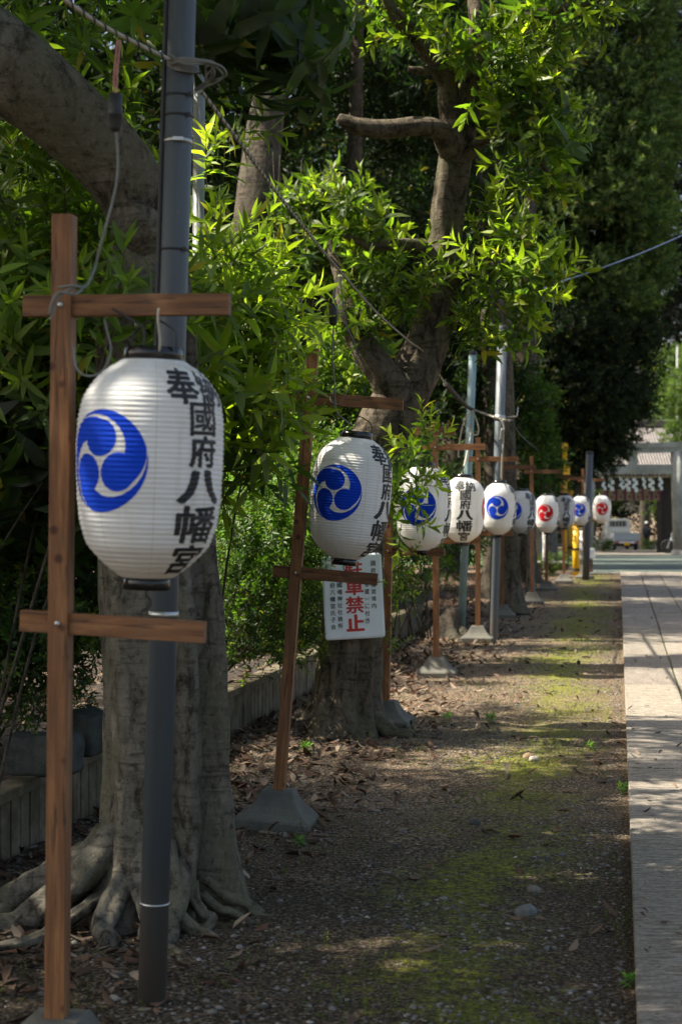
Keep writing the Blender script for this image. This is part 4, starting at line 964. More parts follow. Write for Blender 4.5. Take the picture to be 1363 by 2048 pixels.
shrub('leafy_shrub', 'sunlit yellow-green shrub glowing behind the top of the leaning stand', bed_pt(-.35, 16.7),
      [(P(600, 680, 16.50), 0.61, 0.41, 0.51, 187, 'mid', dict(scale=1.22, old=(.09, .15, .014), new=(.3, .36, .03), new_amt=.85)), (P(540, 800, 16.30), 0.55, 0.36, 0.49, 143, 'mid', dict(scale=1.22, old=(.065, .12, .014), new=(.26, .32, .03), new_amt=.55)), (P(690, 780, 16.70), 0.51, 0.36, 0.49, 132, 'mid', dict(scale=1.22, old=(.065, .12, .014), new=(.26, .32, .03), new_amt=.5)), (P(480, 560, 16.10), 0.49, 0.36, 0.61, 121, 'mid', dict(scale=1.22, old=SO, new=SN, new_amt=.5)), (P(680, 880, 16.50), 0.43, 0.27, 0.37, 77, 'mid', dict(scale=1.22, old=DK_O, new=SN, new_amt=.4)), (P(570, 900, 16.30), 0.43, 0.27, 0.37, 88, 'mid', dict(scale=1.22, old=SO, new=SN, new_amt=.6))], 14, gs, seed=24)
shrub('leafy_shrub', 'tall glossy shrub with yellow shoots below the sawn-off limb', bed_pt(-.6, 17.2),
      [(P(565, 330, 16.50), 0.44, 0.32, 0.44, 110, 'tuft', dict(scale=1.22, old=DK_O, new=(.24, .3, .028), new_amt=.45, up=.9)), (P(570, 240, 16.30), 0.29, 0.23, 0.17, 33, 'mid', dict(scale=1.22, old=SO, new=(.3, .35, .04), new_amt=.9, up=1.3)), (P(650, 470, 16.50), 0.51, 0.36, 0.49, 143, 'tuft', dict(scale=1.22, old=DK_O, new=(.24, .3, .028), new_amt=.35)), (P(540, 480, 16.70), 0.49, 0.36, 0.49, 110, 'tuft', dict(scale=1.22, old=DK_O, new=DK_N, new_amt=.35)), (P(675, 430, 16.30), 0.24, 0.18, 0.24, 26, 'mid', dict(scale=1.22, old=SO, new=(.3, .35, .04), new_amt=.8)), (P(660, 580, 16.70), 0.49, 0.32, 0.37, 88, 'tuft', dict(scale=1.22, old=DK_O, new=DK_N, new_amt=.3)), (P(470, 400, 16.70), 0.43, 0.27, 0.49, 77, 'tuft', dict(scale=1.22, old=DK_O, new=SN, new_amt=.5))], 12, gs, seed=25)
gh = 'fine-leaved shrubs growing low behind the wall'
FO, FN = (.06, .12, .02), (.15, .22, .03)
shrub('fine_leaved_shrub', 'low fine-leaved shrub between the pale big trunk and the warning sign', bed_pt(-1.15, 12.2),
      [(P(545, 1010, 11.8), .48, .4, .3, 420, 'fine', dict(old=FO, new=(.12, .19, .03), new_amt=.7)), (P(520, 1100, 11.5), .42, .4, .3, 340, 'fine', dict(old=FO, new=FN, new_amt=.45)), (P(590, 1090, 12.5), .30, .3, .32, 260, 'fine', dict(old=FO, new=FN, new_amt=.4)), (P(510, 1290, 11.9), .30, .3, .13, 120, 'fine', dict(old=(.025, .055, .012), new=FN, new_amt=.35, up=.9)), (P(585, 1285, 12.7), .28, .3, .14, 120, 'fine', dict(old=(.025, .055, .012), new=FN, new_amt=.35, up=.9)), (P(480, 1170, 12.4), .4, .3, .3, 220, 'fine', dict(old=FO, new=FN, new_amt=.4)), (P(500, 1210, 11.6), .32, .3, .22, 130, 'fine', dict(old=(.02, .045, .01), new=FN, new_amt=.3)), (P(575, 1220, 12.4), .26, .3, .22, 130, 'fine', dict(old=(.02, .045, .01), new=FN, new_amt=.3)), (P(650, 960, 12.9), .35, .3, .35, 180, 'fine', dict(old=FO, new=FN, new_amt=.5))], 46, gh, seed=31)
shrub('fine_leaved_shrub', 'dark fine-leaved shrub at the left edge beside the broken concrete blocks', bed_pt(-2.1, 8.9),
      [(P(60, 1060, 8.3), .42, .4, .3, 330, 'fine', dict(old=FO, new=FN, new_amt=.3, scale=1.1)), (P(140, 1150, 8.2), .4, .4, .3, 330, 'fine', dict(old=(.022, .055, .012), new=FN, new_amt=.3, scale=1.1)), (P(30, 1230, 8.1), .35, .4, .3, 260, 'fine', dict(old=(.022, .055, .012), new=FN, new_amt=.3, scale=1.1)), (P(150, 1290, 8.3), .4, .35, .26, 200, 'fine', dict(old=(.02, .045, .01), new=FN, new_amt=.3, scale=1.1)), (P(20, 1360, 8.0), .25, .3, .22, 110, 'fine', dict(old=(.02, .045, .01), new=FN, new_amt=.3)), (P(-40, 950, 9), .5, .5, .4, 220, 'fine', dict(old=(.02, .045, .01), new=FN, new_amt=.4))], 50, gh, seed=32)
shrub('fine_leaved_shrub', 'grassy dark shrub at the wall end behind the third lantern', Vector((.75, 17.3, .3)),
      [(P(815, 1130, 16.8), .25, .35, .3, 130, 'fine', dict(old=(.025, .055, .012), new=FN, new_amt=.5)), (P(830, 1060, 17.5), .3, .4, .35, 70, 'mid', dict(old=DK_O, new=DK_N, new_amt=.4)), (P(800, 1190, 16.5), .15, .3, .15, 30, 'lance', dict(old=DK_O, new=SN, new_amt=.4, up=1.6, scale=.6))], 14, gh, seed=33)
shrub('leafy_shrub', 'dark leafy bush in the shade behind the third and fourth lanterns', Vector((.2, 21.5, .3)),
      [(P(820, 1000, 21), .6, .6, .5, 150, 'mid', dict(old=DK_O, new=DK_N, new_amt=.3, scale=1.3)), (P(760, 960, 21.5), .7, .6, .6, 150, 'mid', dict(old=DK_O, new=DK_N, new_amt=.3, scale=1.3)), (P(880, 1080, 22), .5, .5, .4, 110, 'mid', dict(old=DK_O, new=DK_N, new_amt=.3, scale=1.3)), (P(700, 880, 19), .7, .6, .7, 160, 'mid', dict(old=DK_O, new=DK_N, new_amt=.3, scale=1.3))], 10, gs, seed=34)

# ------------------------------------------------------------------ trees further back
gt = 'trees standing further back along the path'
def back_tree(name, label, base, trunk, rads, mat, crowns, seed, leafm='leaf_far', group=gt):
    base = Vector(base); t = tree_root(name, base, label, group)
    mb = MB(); loft(mb, [Vector(p) - base for p in trunk], rads, 20, [(200, 25, .4, 0, .5), (280, 25, .4, 0, .5), (350, 25, .4, 0, .5)], .06, .03, 6, seed); mb.build('trunk', M[mat], t)
    f = Foliage(seed)
    for tpl, c, rad, lumps, n, lr, kw in crowns:
        f.lumpy(tpl, c, rad, lumps, n, lr, **kw)
    f.build('crown', t, leafm, base); return t
vd = dict(old=(.014, .03, .009), new=(.04, .07, .014), new_amt=.3)
md = dict(old=(.02, .045, .012), new=(.06, .105, .018), new_amt=.35)
back_tree('shade_tree', 'thick shaded dark trunk behind the glossy shrub in the upper middle', (-.95, 17, .3), [(-.95, 17, .2), P(505, 600, 17), P(515, 400, 17), P(530, 250, 17.2), P(560, 60, 17.6), (-.4, 18, 8.5)], [.28, .24, .22, .18, .14, .08], 'bark_dark',
          [('card', (-.6, 18.4, 7.4), (2.6, 1.6, 2.0), 26, 34, .7, md), ('card', (-3.6, 18, 7.6), (2.6, 2.2, 2.4), 26, 34, .8, md)], 51)
back_tree('shade_tree', 'slim brown conifer trunk seen through the leaves left of the crooked trunk', (.2, 24, .3), [(.2, 24, .1), P(705, 600, 24), P(708, 400, 24), P(712, 200, 24), (.3, 24, 12)], [.13, .12, .11, .1, .05], 'bark_dark',
          [('far', (.2, 25.5, 7.4), (2.6, 1.4, 4.2), 46, 34, .7, vd), ('far', (-3.4, 25, 6.5), (2.6, 1.6, 4.5), 46, 34, .8, vd)], 52)
back_tree('shade_tree', 'grey trunk with spreading root foot behind the fifth lantern stand', G(1020, 1228), [G(1020, 1228), P(1018, 1130, 25), P(1014, 1000, 25), P(1010, 850, 25), P(1004, 620, 25.3), P(985, 470, 26.0), (1.6, 27.2, 9.0)], [.22, .15, .14, .135, .12, .1, .06], 'bark_mid',
          [('far', (2.3, 27.5, 9.4), (2.4, 1.6, 2.6), 34, 34, .7, vd), ('far', P(940, 780, 29), (.9, .6, 1.3), 16, 22, .45, vd), ('card', (-1.6, 22.5, 9.2), (2.4, 2.4, 1.4), 26, 34, .8, md), ('card', (-.4, 27.5, 10.6), (2.4, 2.8, 1.4), 26, 34, .8, md)], 53)  # card clusters high up are added to shade the path
back_tree('shade_tree', 'dark bare trunk standing behind the pale blue pole', (2.55, 28.5, 0), [(2.55, 28.5, -.1), P(986, 1000, 28.5), P(984, 850, 28.5), P(978, 650, 28.5), (2.4, 28.5, 7)], [.2, .17, .16, .15, .1], 'bark_dark',
          [('far', (1.2, 30, 5.0), (1.8, 1.0, 3.2), 34, 30, .6, vd), ('far', (1.5, 30.5, 10), (2.6, 1.4, 2.6), 30, 34, .7, vd), ('card', (.8, 32.5, 11.6), (2.4, 2.8, 1.4), 26, 34, .8, md), ('card', (2.0, 36.0, 12.6), (2.2, 1.4, 1.4), 20, 34, .8, md)], 54)  # upper card clusters added for shade on the far path
back_tree('shade_tree', 'dark trunk behind the shaded blue lantern in mid row', G(1046, 1166), [G(1046, 1166), P(1046, 1080, 34.5), P(1050, 950, 34.5), P(1052, 800, 34.5), (3.8, 34.5, 8)], [.32, .25, .23, .22, .15], 'bark_dark',
          [('far', (2.8, 36, 6.6), (1.9, 1.2, 3.0), 34, 30, .6, vd)], 55)
back_tree('shade_tree', 'light green small tree hanging beside the grey pole', (3.45, 31, 0), [(3.45, 31, -.1), P(1060, 1000, 31), P(1056, 880, 31), P(1052, 760, 31)], [.08, .06, .05, .02], 'bark_grey',
          [('far_fine', P(1052, 830, 30.5), (.42, .4, .75), 22, 26, .25, dict(old=(.035, .075, .015), new=(.1, .16, .025), new_amt=.5, up=0.0)), ('far_fine', P(1085, 930, 32), (.35, .4, .5), 12, 22, .22, dict(old=(.03, .065, .015), new=(.08, .13, .02), new_amt=.5, up=0.0)), ('far_fine', P(1040, 960, 31), (.35, .4, .5), 10, 20, .22, dict(old=(.025, .055, .012), new=(.07, .12, .02), new_amt=.4, up=0.0))], 56)
# big rounded evergreen above the path
C6 = Vector((5.55, 46, 0)); t6 = tree_root('evergreen_tree', C6, 'huge rounded dark evergreen whose low skirt hangs in front of the stone gate')
mb = MB(); loft(mb, [Vector((0, 0, -.1)), Vector((0.02, 0, 2)), Vector((.03, 0, 6)), Vector((0, 0, 14))], [.34, .24, .22, .1], 20, [(250, 30, .4, 0, .6)], .06, .02, 6, 6); mb.build('trunk', M['bark_grey'], t6)
f = Foliage(61); k45 = 46 / F_PX
ev = dict(old=(.052, .09, .03), new=(.17, .225, .06), new_amt=.55, up=.5, cull=False)
prof6 = [(890, 1040, 1205), (855, 990, 1240), (820, 950, 1258), (780, 940, 1278), (700, 935, 1285), (620, 930, 1285), (540, 930, 1305), (460, 930, 1315), (380, 930, 1328), (300, 930, 1332), (220, 940, 1330), (140, 950, 1330), (60, 960, 1322), (-20, 975, 1310), (-120, 1000, 1290), (-240, 1040, 1250), (-340, 1090, 1190)]
r6 = random.Random(8)
for (y, xl, xr) in prof6:
    c = P((xl + xr) / 2, y, 46); rx = (xr - xl) / 2 * k45
    m = max(9, int(rx * 9))
    for i in range(m):
        a = R(180 + 360 * (i + r6.random() * .8) / m); depth = r6.uniform(.84, 1.0)
        if math.sin(a) > .35 and r6.random() < .7: continue      # the far side needs fewer
        q = c + Vector((math.cos(a) * rx * depth, math.sin(a) * rx * .9 * depth, r6.uniform(-.55, .55)))
        lr = r6.uniform(.42, .78)
        o = dict(ev)
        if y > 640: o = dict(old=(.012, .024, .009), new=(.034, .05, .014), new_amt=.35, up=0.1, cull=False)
        f.cluster('far_fine', q, (lr, lr, lr * .8), int(130 * lr / .6), 1.3, out=1.0, shell=2.4, **o)
# dark inner leaf clusters so that nothing shows through
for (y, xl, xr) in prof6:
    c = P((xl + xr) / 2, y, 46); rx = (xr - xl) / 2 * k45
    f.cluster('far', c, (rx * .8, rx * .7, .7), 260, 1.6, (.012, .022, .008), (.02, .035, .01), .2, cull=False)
f.build('crown', t6, 'leaf_far', C6)
# tall dark trees and the far wood
gd = 'tall dark trees closing the view'
def dark_tree(label, x, y, h, w_, seed, kw=vd, n=46, tpl='far', low=.12):
    base = (x, y, gz(y)); t = tree_root('forest_tree', base, label, gd)
    mb = MB(); loft(mb, [Vector((0, 0, -.2)), Vector((.1, 0, h * .3)), Vector((0, .1, h * .7)), Vector((.05, 0, h))], [.35, .27, .2, .06], 14, (), .06, .03, 5, seed); mb.build('trunk', M['bark_dark'], t)
    f = Foliage(seed)
    for i in range(5):
        kw = dict(kw)
        hz = h * (low + (1 - low) * (i + .5) / 5); ww = w_ * (0.72, .95, 1.0, .85, .5)[i]
        f.lumpy(tpl, (x, y, base[2] + hz), (ww, ww * .8, h * .13), 11, n, w_ * .34, 1.25, **kw)
    f.build('crown', t, 'leaf_far', base)
DT = [(-4.6, 22.5, 12, 2.6, 'leafy forest tree rising behind the big bare limb'), (-6.6, 17, 11, 2.8, 'broad forest tree leaning in from beyond the left edge'), (-6.5, 26, 14, 3.0, 'dark forest tree deep behind the left shrubs'),
      (-1.2, 31, 15, 3.0, 'dark forest tree behind the slim conifer trunk'), (-3.6, 38, 17, 3.6, 'distant dark forest tree behind the glossy shrub'), (2.6, 40, 16, 2.8, 'dark forest tree behind the crooked forked trunk'),
      (.4, 46, 19, 3.6, 'distant dark forest tree left of the rounded evergreen'), (-9, 9, 12, 3.2, 'broad forest tree outside the left edge shading the nearest stand'), (-10, 22, 14, 3.6, 'forest tree far left of the lantern row'), (-8, 33, 16, 3.4, 'dark forest tree left behind the slim conifer trunk')]
for i, (x, y, h, w_, lb) in enumerate(DT): dark_tree(lb, x, y, h, w_, 200 + i, md if y < 24 else vd)
DT2 = [(19.6, 110, 38, 3.6, 'tall dark tree right behind the rounded evergreen'), (23.5, 112, 40, 4.6, 'tall dark tree filling the upper right corner'), (15.5, 116, 38, 4.2, 'tall dark tree behind the crown of the rounded evergreen'), (3.2, 57, 17, 3.6, 'dark tree added beyond the row to shade the green pavement'), (3.4, 50, 16, 3.2, 'dark tree added just beyond the row to shade the start of the green pavement'), (2.4, 72.5, 18, 3.8, 'dark tree added for shade beside the lawn level with the stone torii'), (1.6, 66, 18, 4.0, 'dark tree added beyond the lawn to shade the stone torii')]  # trees by the pavement and lawn are added, mostly hidden, for their shade
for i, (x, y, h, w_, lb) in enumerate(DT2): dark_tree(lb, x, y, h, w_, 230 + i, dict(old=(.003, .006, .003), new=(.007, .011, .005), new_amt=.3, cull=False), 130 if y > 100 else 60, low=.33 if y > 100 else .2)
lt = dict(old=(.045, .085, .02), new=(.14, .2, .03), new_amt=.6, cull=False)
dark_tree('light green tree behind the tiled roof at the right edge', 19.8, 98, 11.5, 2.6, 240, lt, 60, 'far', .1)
dark_tree('light green tree leaning over the right end of the stone torii', P(1372, 0, 81).x, 81, 8.6, 1.35, 244, lt, 40, 'far_fine', .52)
dark_tree('light green tree with pale trunk behind the small truck', 16.4, 112, 7, 2.2, 241, lt, 50, 'far', .3)
dark_tree('green tree left of the small truck beyond the gate', 12.8, 106, 7.5, 2.2, 242, dict(old=(.03, .06, .015), new=(.1, .15, .025), new_amt=.5, cull=False), 50, 'far', .1)
dark_tree('green tree beyond the lawn behind the far red lantern', 9.0, 100, 12, 3.2, 243, dict(old=(.02, .04, .012), new=(.07, .11, .02), new_amt=.5, cull=False), 50, 'far', .04)
f = Foliage(250)
rw = np.random.default_rng(9)
for x in np.arange(-30, 44, 3.0):
    for z in (2.0, 6, 10, 15, 20, 26, 32, 38, 44):
        y = 128 + 6 * math.sin(x * .7) - max(0, -x + 8) * 1.3
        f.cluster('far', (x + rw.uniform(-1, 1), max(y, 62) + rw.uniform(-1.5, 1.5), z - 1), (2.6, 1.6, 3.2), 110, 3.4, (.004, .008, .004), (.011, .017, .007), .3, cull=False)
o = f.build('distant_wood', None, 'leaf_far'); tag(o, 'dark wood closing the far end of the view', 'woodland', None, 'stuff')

# ------------------------------------------------------------------ warning sign on the trunk
sc_ = P(706, 1193, 11.62); sg = empty('warning_sign', sc_, 'white sheet metal sign with red and black writing fixed to the forked trunk', 'sign')
sg.rotation_euler = (R(90), R(-3.0), R(3))
SW, SH = .205, .29
def sdent(x, y): return 0.004 * math.sin(x * 9 + 1) + 0.005 * mnoise.noise(Vector((x * 6, y * 5, 2)))
bm = bmesh.new(); nx, ny = 24, 34; gr = {}
for j in range(ny + 1):
    for i in range(nx + 1):
        x = -SW + 2 * SW * i / nx; y = -SH + 2 * SH * j / ny
        rc = .02; ax_, ay_ = abs(x) - (SW - rc), abs(y) - (SH - rc)
        if ax_ > 0 and ay_ > 0:
            L_ = math.hypot(ax_, ay_)
            if L_ > rc: k = rc / L_; x = math.copysign(SW - rc + ax_ * k, x); y = math.copysign(SH - rc + ay_ * k, y)
        if j == ny: y -= .004 * (1 + math.sin(i * .5))
        gr[i, j] = bm.verts.new((x, y, sdent(x, y)))
for j in range(ny):
    for i in range(nx):
        fq = bm.faces.new((gr[i, j], gr[i + 1, j], gr[i + 1, j + 1], gr[i, j + 1])); fq.smooth = True
r_ = bmesh.ops.extrude_face_region(bm, geom=bm.faces[:])
bmesh.ops.translate(bm, verts=[v for v in r_['geom'] if isinstance(v, bmesh.types.BMVert)], vec=(0, 0, -.002))
bmesh.ops.recalc_face_normals(bm, faces=bm.faces[:])
me = bpy.data.meshes.new('sheet'); bm.to_mesh(me); bm.free(); link('sheet', me, sg, M['sheet'])
def col_text(chars, x, y0, y1, wd, ht, slant=0.0):
    n_ = len(chars); out = []
    for i, ch in enumerate(chars):
        y = y0 + (y1 - y0) * i / max(1, n_ - 1)
        w2, h2 = wd, ht
        if ch in '()': ch = '︵' if ch == '(' else '︶'; h2 = ht * .3
        if ch in 'に': w2 = wd * .9
        out.append((ch, x + slant * (y - y0), y, w2, h2))
    return out
blk = col_text('國府八幡宮境内', .147, .22, -.07, .032, .034, .03) + col_text('(参道)に付き', .098, .13, -.17, .032, .036, .03) + col_text('大國魂神社社務所', -.088, .13, -.195, .034, .035, .03) + col_text('國府八幡宮氏子会', -.136, .13, -.2, .034, .035, .03)
rd = col_text('駐車禁止', .012, .19, -.18, .125, .118, .02)
def sign_text(items, bold, mat, lift=.0018):
    me = text_mesh(items, bold); bm = bmesh.new(); bm.from_mesh(me)
    for k in range(1, 40):
        y = -SH + 2 * SH * k / 40; bmesh.ops.bisect_plane(bm, geom=bm.verts[:] + bm.edges[:] + bm.faces[:], plane_co=(0, y, 0), plane_no=(0, 1, 0))
    for v in bm.verts: v.co.z = sdent(v.co.x, v.co.y) + lift + v.co.z
    bm.to_mesh(me); bm.free(); link('lettering', me, sg, M[mat])
sign_text(blk, .012, 'ink'); sign_text([(*r_[:5], b_) for r_, b_ in zip(rd, (.026, .034, .03, .05))], .02, 'signred')
for ch in sg.children:
    if ch.name.startswith('lettering'): ch['label'] = 'red brush lettering' if ch.data.materials[0] == M['signred'] else 'black brush lettering'

# ------------------------------------------------------------------ ground cover: leaf litter, pebbles, moss tufts
def free_ground(rn, n, dens):
    out = []
    while len(out) < n:
        y = 3.4 + 36 * rn.random() ** 1.7; x = rn.uniform(-2.1, path_x(y) - .02) if y < 9 else rn.uniform(wall_x(y) + .02, path_x(y) - .02)
        if y > 21.6: x = rn.uniform(path_x(y) - 4.5, path_x(y) - .03)
        if x < wall_x(y) + .02 and y < 21.6: continue
        if rn.random() < dens(x, y): out.append((x, y))
    return out
rn = random.Random(77)
def dens_leaf(x, y):
    t = (path_x(y) - x) / max(.5, (path_x(y) - wall_x(y)))
    return (0.04 + 0.96 * max(0, min(1, (t - .42) / .4)) ** 1.3) * (.45 + .55 * (mnoise.noise(Vector((x * 1.6, y * 1.1, 4))) > -.1)) * (1.0 if 8.6 < y else .5)
def leaf_litter(name, pts, label, zf, smin=.045, smax=.11):
    V = []; T = []; C = []; off = 0
    for x, y in pts:
        L = rn.uniform(smin, smax); v, t = leaf_vt(L, L * rn.uniform(.3, .45), rn.uniform(-.5, .5), rn.uniform(-.9, .9))
        m = rotm('Z', rn.uniform(0, 6.28)) @ rotm('X', rn.uniform(-.35, .35)) @ rotm('Y', rn.uniform(-.35, .35))
        v = (v - np.array([0, L / 2, 0])) @ m.T; v[:, 2] += zf(x, y) - v[:, 2].min() * .75 + rn.uniform(0, .008)
        v[:, 0] += x; v[:, 1] += y
        base = rn.choice([(.11, .066, .042), (.15, .092, .06), (.08, .046, .03), (.2, .14, .10), (.12, .06, .04), (.24, .18, .13), (.05, .032, .022), (.07, .045, .032)]); b = rn.uniform(.6, 1.25)
        V.append(v); T.append(t + off); off += 8; C.append(np.tile(np.array(base) * b, (8, 1)))
    me = tri_mesh(name, np.concatenate(V), np.concatenate(T), np.concatenate(C), True)
    return tag(link(name, me, None, M['litter']), label, 'leaf litter', None, 'stuff')
leaf_litter('leaf_litter', free_ground(rn, 11000, dens_leaf), 'dry brown leaves scattered over the bare ground along the wall', gn)
pe_ = []
while len(pe_) < 260:
    y = 4 + 34 * rn.random() ** 1.5; pe_.append((path_x(y) + .03 + abs(rn.gauss(0, .35)), y))
leaf_litter('path_litter', pe_, 'few dry leaves and crumbs lying along the stone path edge', lambda x, y: .078, .015, .06)
bp = []
while len(bp) < 1500:
    y = rn.uniform(5, 21); t = rn.uniform(.14, 1.5); bp.append((wall_x(y) - t, y))
leaf_litter('bed_litter', bp, 'dry brown leaves lying on the soil behind the low wall', lambda x, y: .30 + .05 * min(wall_x(y) - x, 3))
def pebbles(name, pts, label, smin, smax):
    V = []; T = []; C = []; off = 0
    ico = bmesh.new(); bmesh.ops.create_icosphere(ico, subdivisions=1, radius=1); iv = np.array([v.co for v in ico.verts]); it = np.array([[v.index for v in f.verts] for f in ico.faces]); ico.free()
    for x, y in pts:
        s = rn.uniform(smin, smax) * (1 + 1.0 * (rn.random() > .97)) * (1.0 if x < path_x(y) - .03 else .42); v = iv * (1 + np.random.default_rng(off % 9973).normal(0, .2, (12, 1)))
        v = (v * np.array([s, s * rn.uniform(.45, 1), s * rn.uniform(.25, .6)])) @ rotm('Z', rn.uniform(0, 6.28)).T @ rotm('X', rn.uniform(-.3, .3)).T
        v += np.array([x, y, (gn(x, y) if x < path_x(y) - .005 else .075) + s * .12]); V.append(v); T.append(it + off); off += 12
        g = rn.uniform(.05, .34) * (1.0 if x < path_x(y) else 1.5) * (1 + 1.0 * (rn.random() > .93)); C.append(np.tile(np.array([g, g * rn.uniform(.88, .95), g * rn.uniform(.7, .9)]), (12, 1)))
    me = tri_mesh(name, np.concatenate(V), np.concatenate(T), np.concatenate(C), True)
    return tag(link(name, me, None, M['pebble']), label, 'gravel', None, 'stuff')
def dens_peb(x, y): return .25 + .75 * (mnoise.noise(Vector((x * 1.3 + 7, y * .9, 1))) > 0) 
pe2 = []
while len(pe2) < 2200:
    y = 3.6 + 34 * rn.random() ** 1.6; pe2.append((path_x(y) + (-abs(rn.gauss(0, .05)) if rn.random() < .75 else abs(rn.gauss(0, .06))), y))
pebbles('gravel', free_ground(rn, 30000, dens_peb) + pe2, 'small grey pebbles strewn over the bare ground', .003, .0115)
# low moss and grass blades
f = Foliage(300); pts = np.array([(x, y, gn(x, y)) for x, y in free_ground(rn, 2600, lambda x, y: 1.0 * (mnoise.noise(Vector((x * 1.1, y * .8, 8))) > .08) * max(.12, min(1, 1 - (path_x(y) - x) / 2.6)))])
f.add('fine', pts, np.tile(np.array([0, 0, 1.0]), (len(pts), 1)) + f.r.normal(size=(len(pts), 3)) * .5, f.r.uniform(.10, .28, len(pts)), (.05, .07, .012), (.17, .2, .03), .5, False)
tag(f.build('moss_tufts', None, 'leaf_far'), 'tiny moss tufts and grass on the bare ground', 'moss', None, 'stuff')
# single stones
def stone(label, x, y, s, colr, seed):
    g = G(x, y); bm = bmesh.new(); bmesh.ops.create_icosphere(bm, subdivisions=3, radius=1)
    for v in bm.verts:
        k = 1 + .22 * mnoise.noise(v.co * 1.3 + Vector((seed, 0, 0))) + .06 * mnoise.noise(v.co * 5); v.co = Vector((v.co.x * s * k, v.co.y * s * .75 * k, v.co.z * s * .55 * k))
    for fq in bm.faces: fq.smooth = True
    me = bpy.data.meshes.new('stone'); bm.to_mesh(me); bm.free()
    o = link('stone', me, None, plain('stone_%d' % seed, colr, .85, .3, 30), (g.x, g.y, gn(g.x, g.y) + s * .22)); o.rotation_euler.z = seed; tag(o, label, 'stone', 'loose stones')
stone('rounded brown pebble at the corner of the leaning stand foot', 480, 1672, .028, (.2, .13, .08), 1); stone('pale chipped stone in front of the leaning stand foot', 566, 1676, .028, (.16, .145, .115), 2)
stone('tan stone beside the small sunlit gravel patch', 1058, 1516, .045, (.3, .2, .12), 3); stone('pale stone just below the tan stone in the sunlit gravel', 1067, 1522, .04, (.4, .34, .27), 4)
stone('dark round stone on the mossy ground below mid picture', 948, 1652, .04, (.05, .048, .045), 5); stone('light flat stone lying on the moss nearer the camera', 1066, 1774, .033, (.15, .13, .105), 6)
stone('long whitish stone on the dark foreground gravel', 1052, 1826, .05, (.13, .13, .12), 7)
# seedlings
def seedling(label, x, y, s, seed):
    g = G(x, y); b = Vector((g.x, g.y, gn(g.x, g.y))); t = empty('seedling', b, label, 'seedling', 'small green seedlings')
    f = Foliage(400 + seed); n_ = 3
    f.add('tuft', np.zeros((n_, 3)), np.array([(.3, 0, 1), (-.4, .2, 1), (0, -.4, .8)]), np.full(n_, s), (.07, .15, .03), (.15, .28, .05), .6, False); f.build('leaves', t)
    mb = MB(); mb.tube([(0, 0, -.01), (0.002, 0, s * .1)], .002, 5); mb.build('stem', M['bark_grey'], t)
seedling('bright seedling in the middle of the sunlit ground edge', 981, 1448, .42, 1); seedling('small seedling left of the brightest one on the leafy ground', 895, 1444, .34, 2); seedling('seedling at the foot of the forked trunk', 612, 1506, .4, 3)
seedling('seedling beside the low path edge near the sunlit gravel', 1246, 1588, .34, 4); seedling('pale seedling at the path edge in the near foreground', 1257, 1972, .24, 5); seedling('tiny seedling below the leaning stand foot', 600, 1696, .3, 6); seedling('seedling on the dark ground near the middle of the row', 1180, 1500, .3, 7)

# ------------------------------------------------------------------ broken concrete blocks and the stump
def block(label, x, y, d, size, rot):
    bm = bmesh.new(); bmesh.ops.create_cube(bm, size=1); bmesh.ops.subdivide_edges(bm, edges=bm.edges[:], cuts=9, use_grid_fill=True)
    for v in bm.verts:
        c = v.co.copy(); e = sum(1 for k in c if abs(abs(k) - .5) < 1e-4)
        v.co = Vector((c.x * size[0], c.y * size[1], c.z * size[2])); nn = v.co.normalized()
        v.co += nn * (.012 * mnoise.noise(v.co * 14) - (.008 if e >= 2 else 0)) + nn * .005 * mnoise.noise(v.co * 50)
    for fq in bm.faces: fq.smooth = True
    me = bpy.data.meshes.new('concrete_block'); bm.to_mesh(me); bm.free()
    tag(link('concrete_block', me, None, M['block'], P(x, y, d), rot), label, 'block')
block('long dark concrete block lying on the bed behind the nearest post', 88, 1506, 7.75, (.33, .17, .18), (R(3), R(-2), R(-14)))
block('tilted dark concrete block leaning beside the pale big trunk', 176, 1462, 8.15, (.17, .2, .2), (R(4), R(12), R(-25)))
g = G(893, 1278); t = empty('tree_stump', (g.x, g.y, 0), 'dark rotten stump beside the foot of the pale blue pole', 'stump')
mb = MB(); loft(mb, [(0, 0, -.05), (0.02, 0, .12), (.06, 0, .27), (.08, 0.02, .36)], [.24, .17, .12, .07], 26, [(200, 25, .6, 0, .3), (300, 20, .5, 0, .3), (20, 25, .4, 0, .3), (100, 20, .3, 0, .3)], .2, .09, 6, 5); mb.build('wood', M['bark_dark'], t)
mb = MB(); root(mb, Vector((.1, -.05, .02)), -40, .5, .07, 2, .12); root(mb, Vector((-.1, -.05, .02)), 215, .5, .07, 4, .12); mb.build('roots', M['bark_dark'], t)

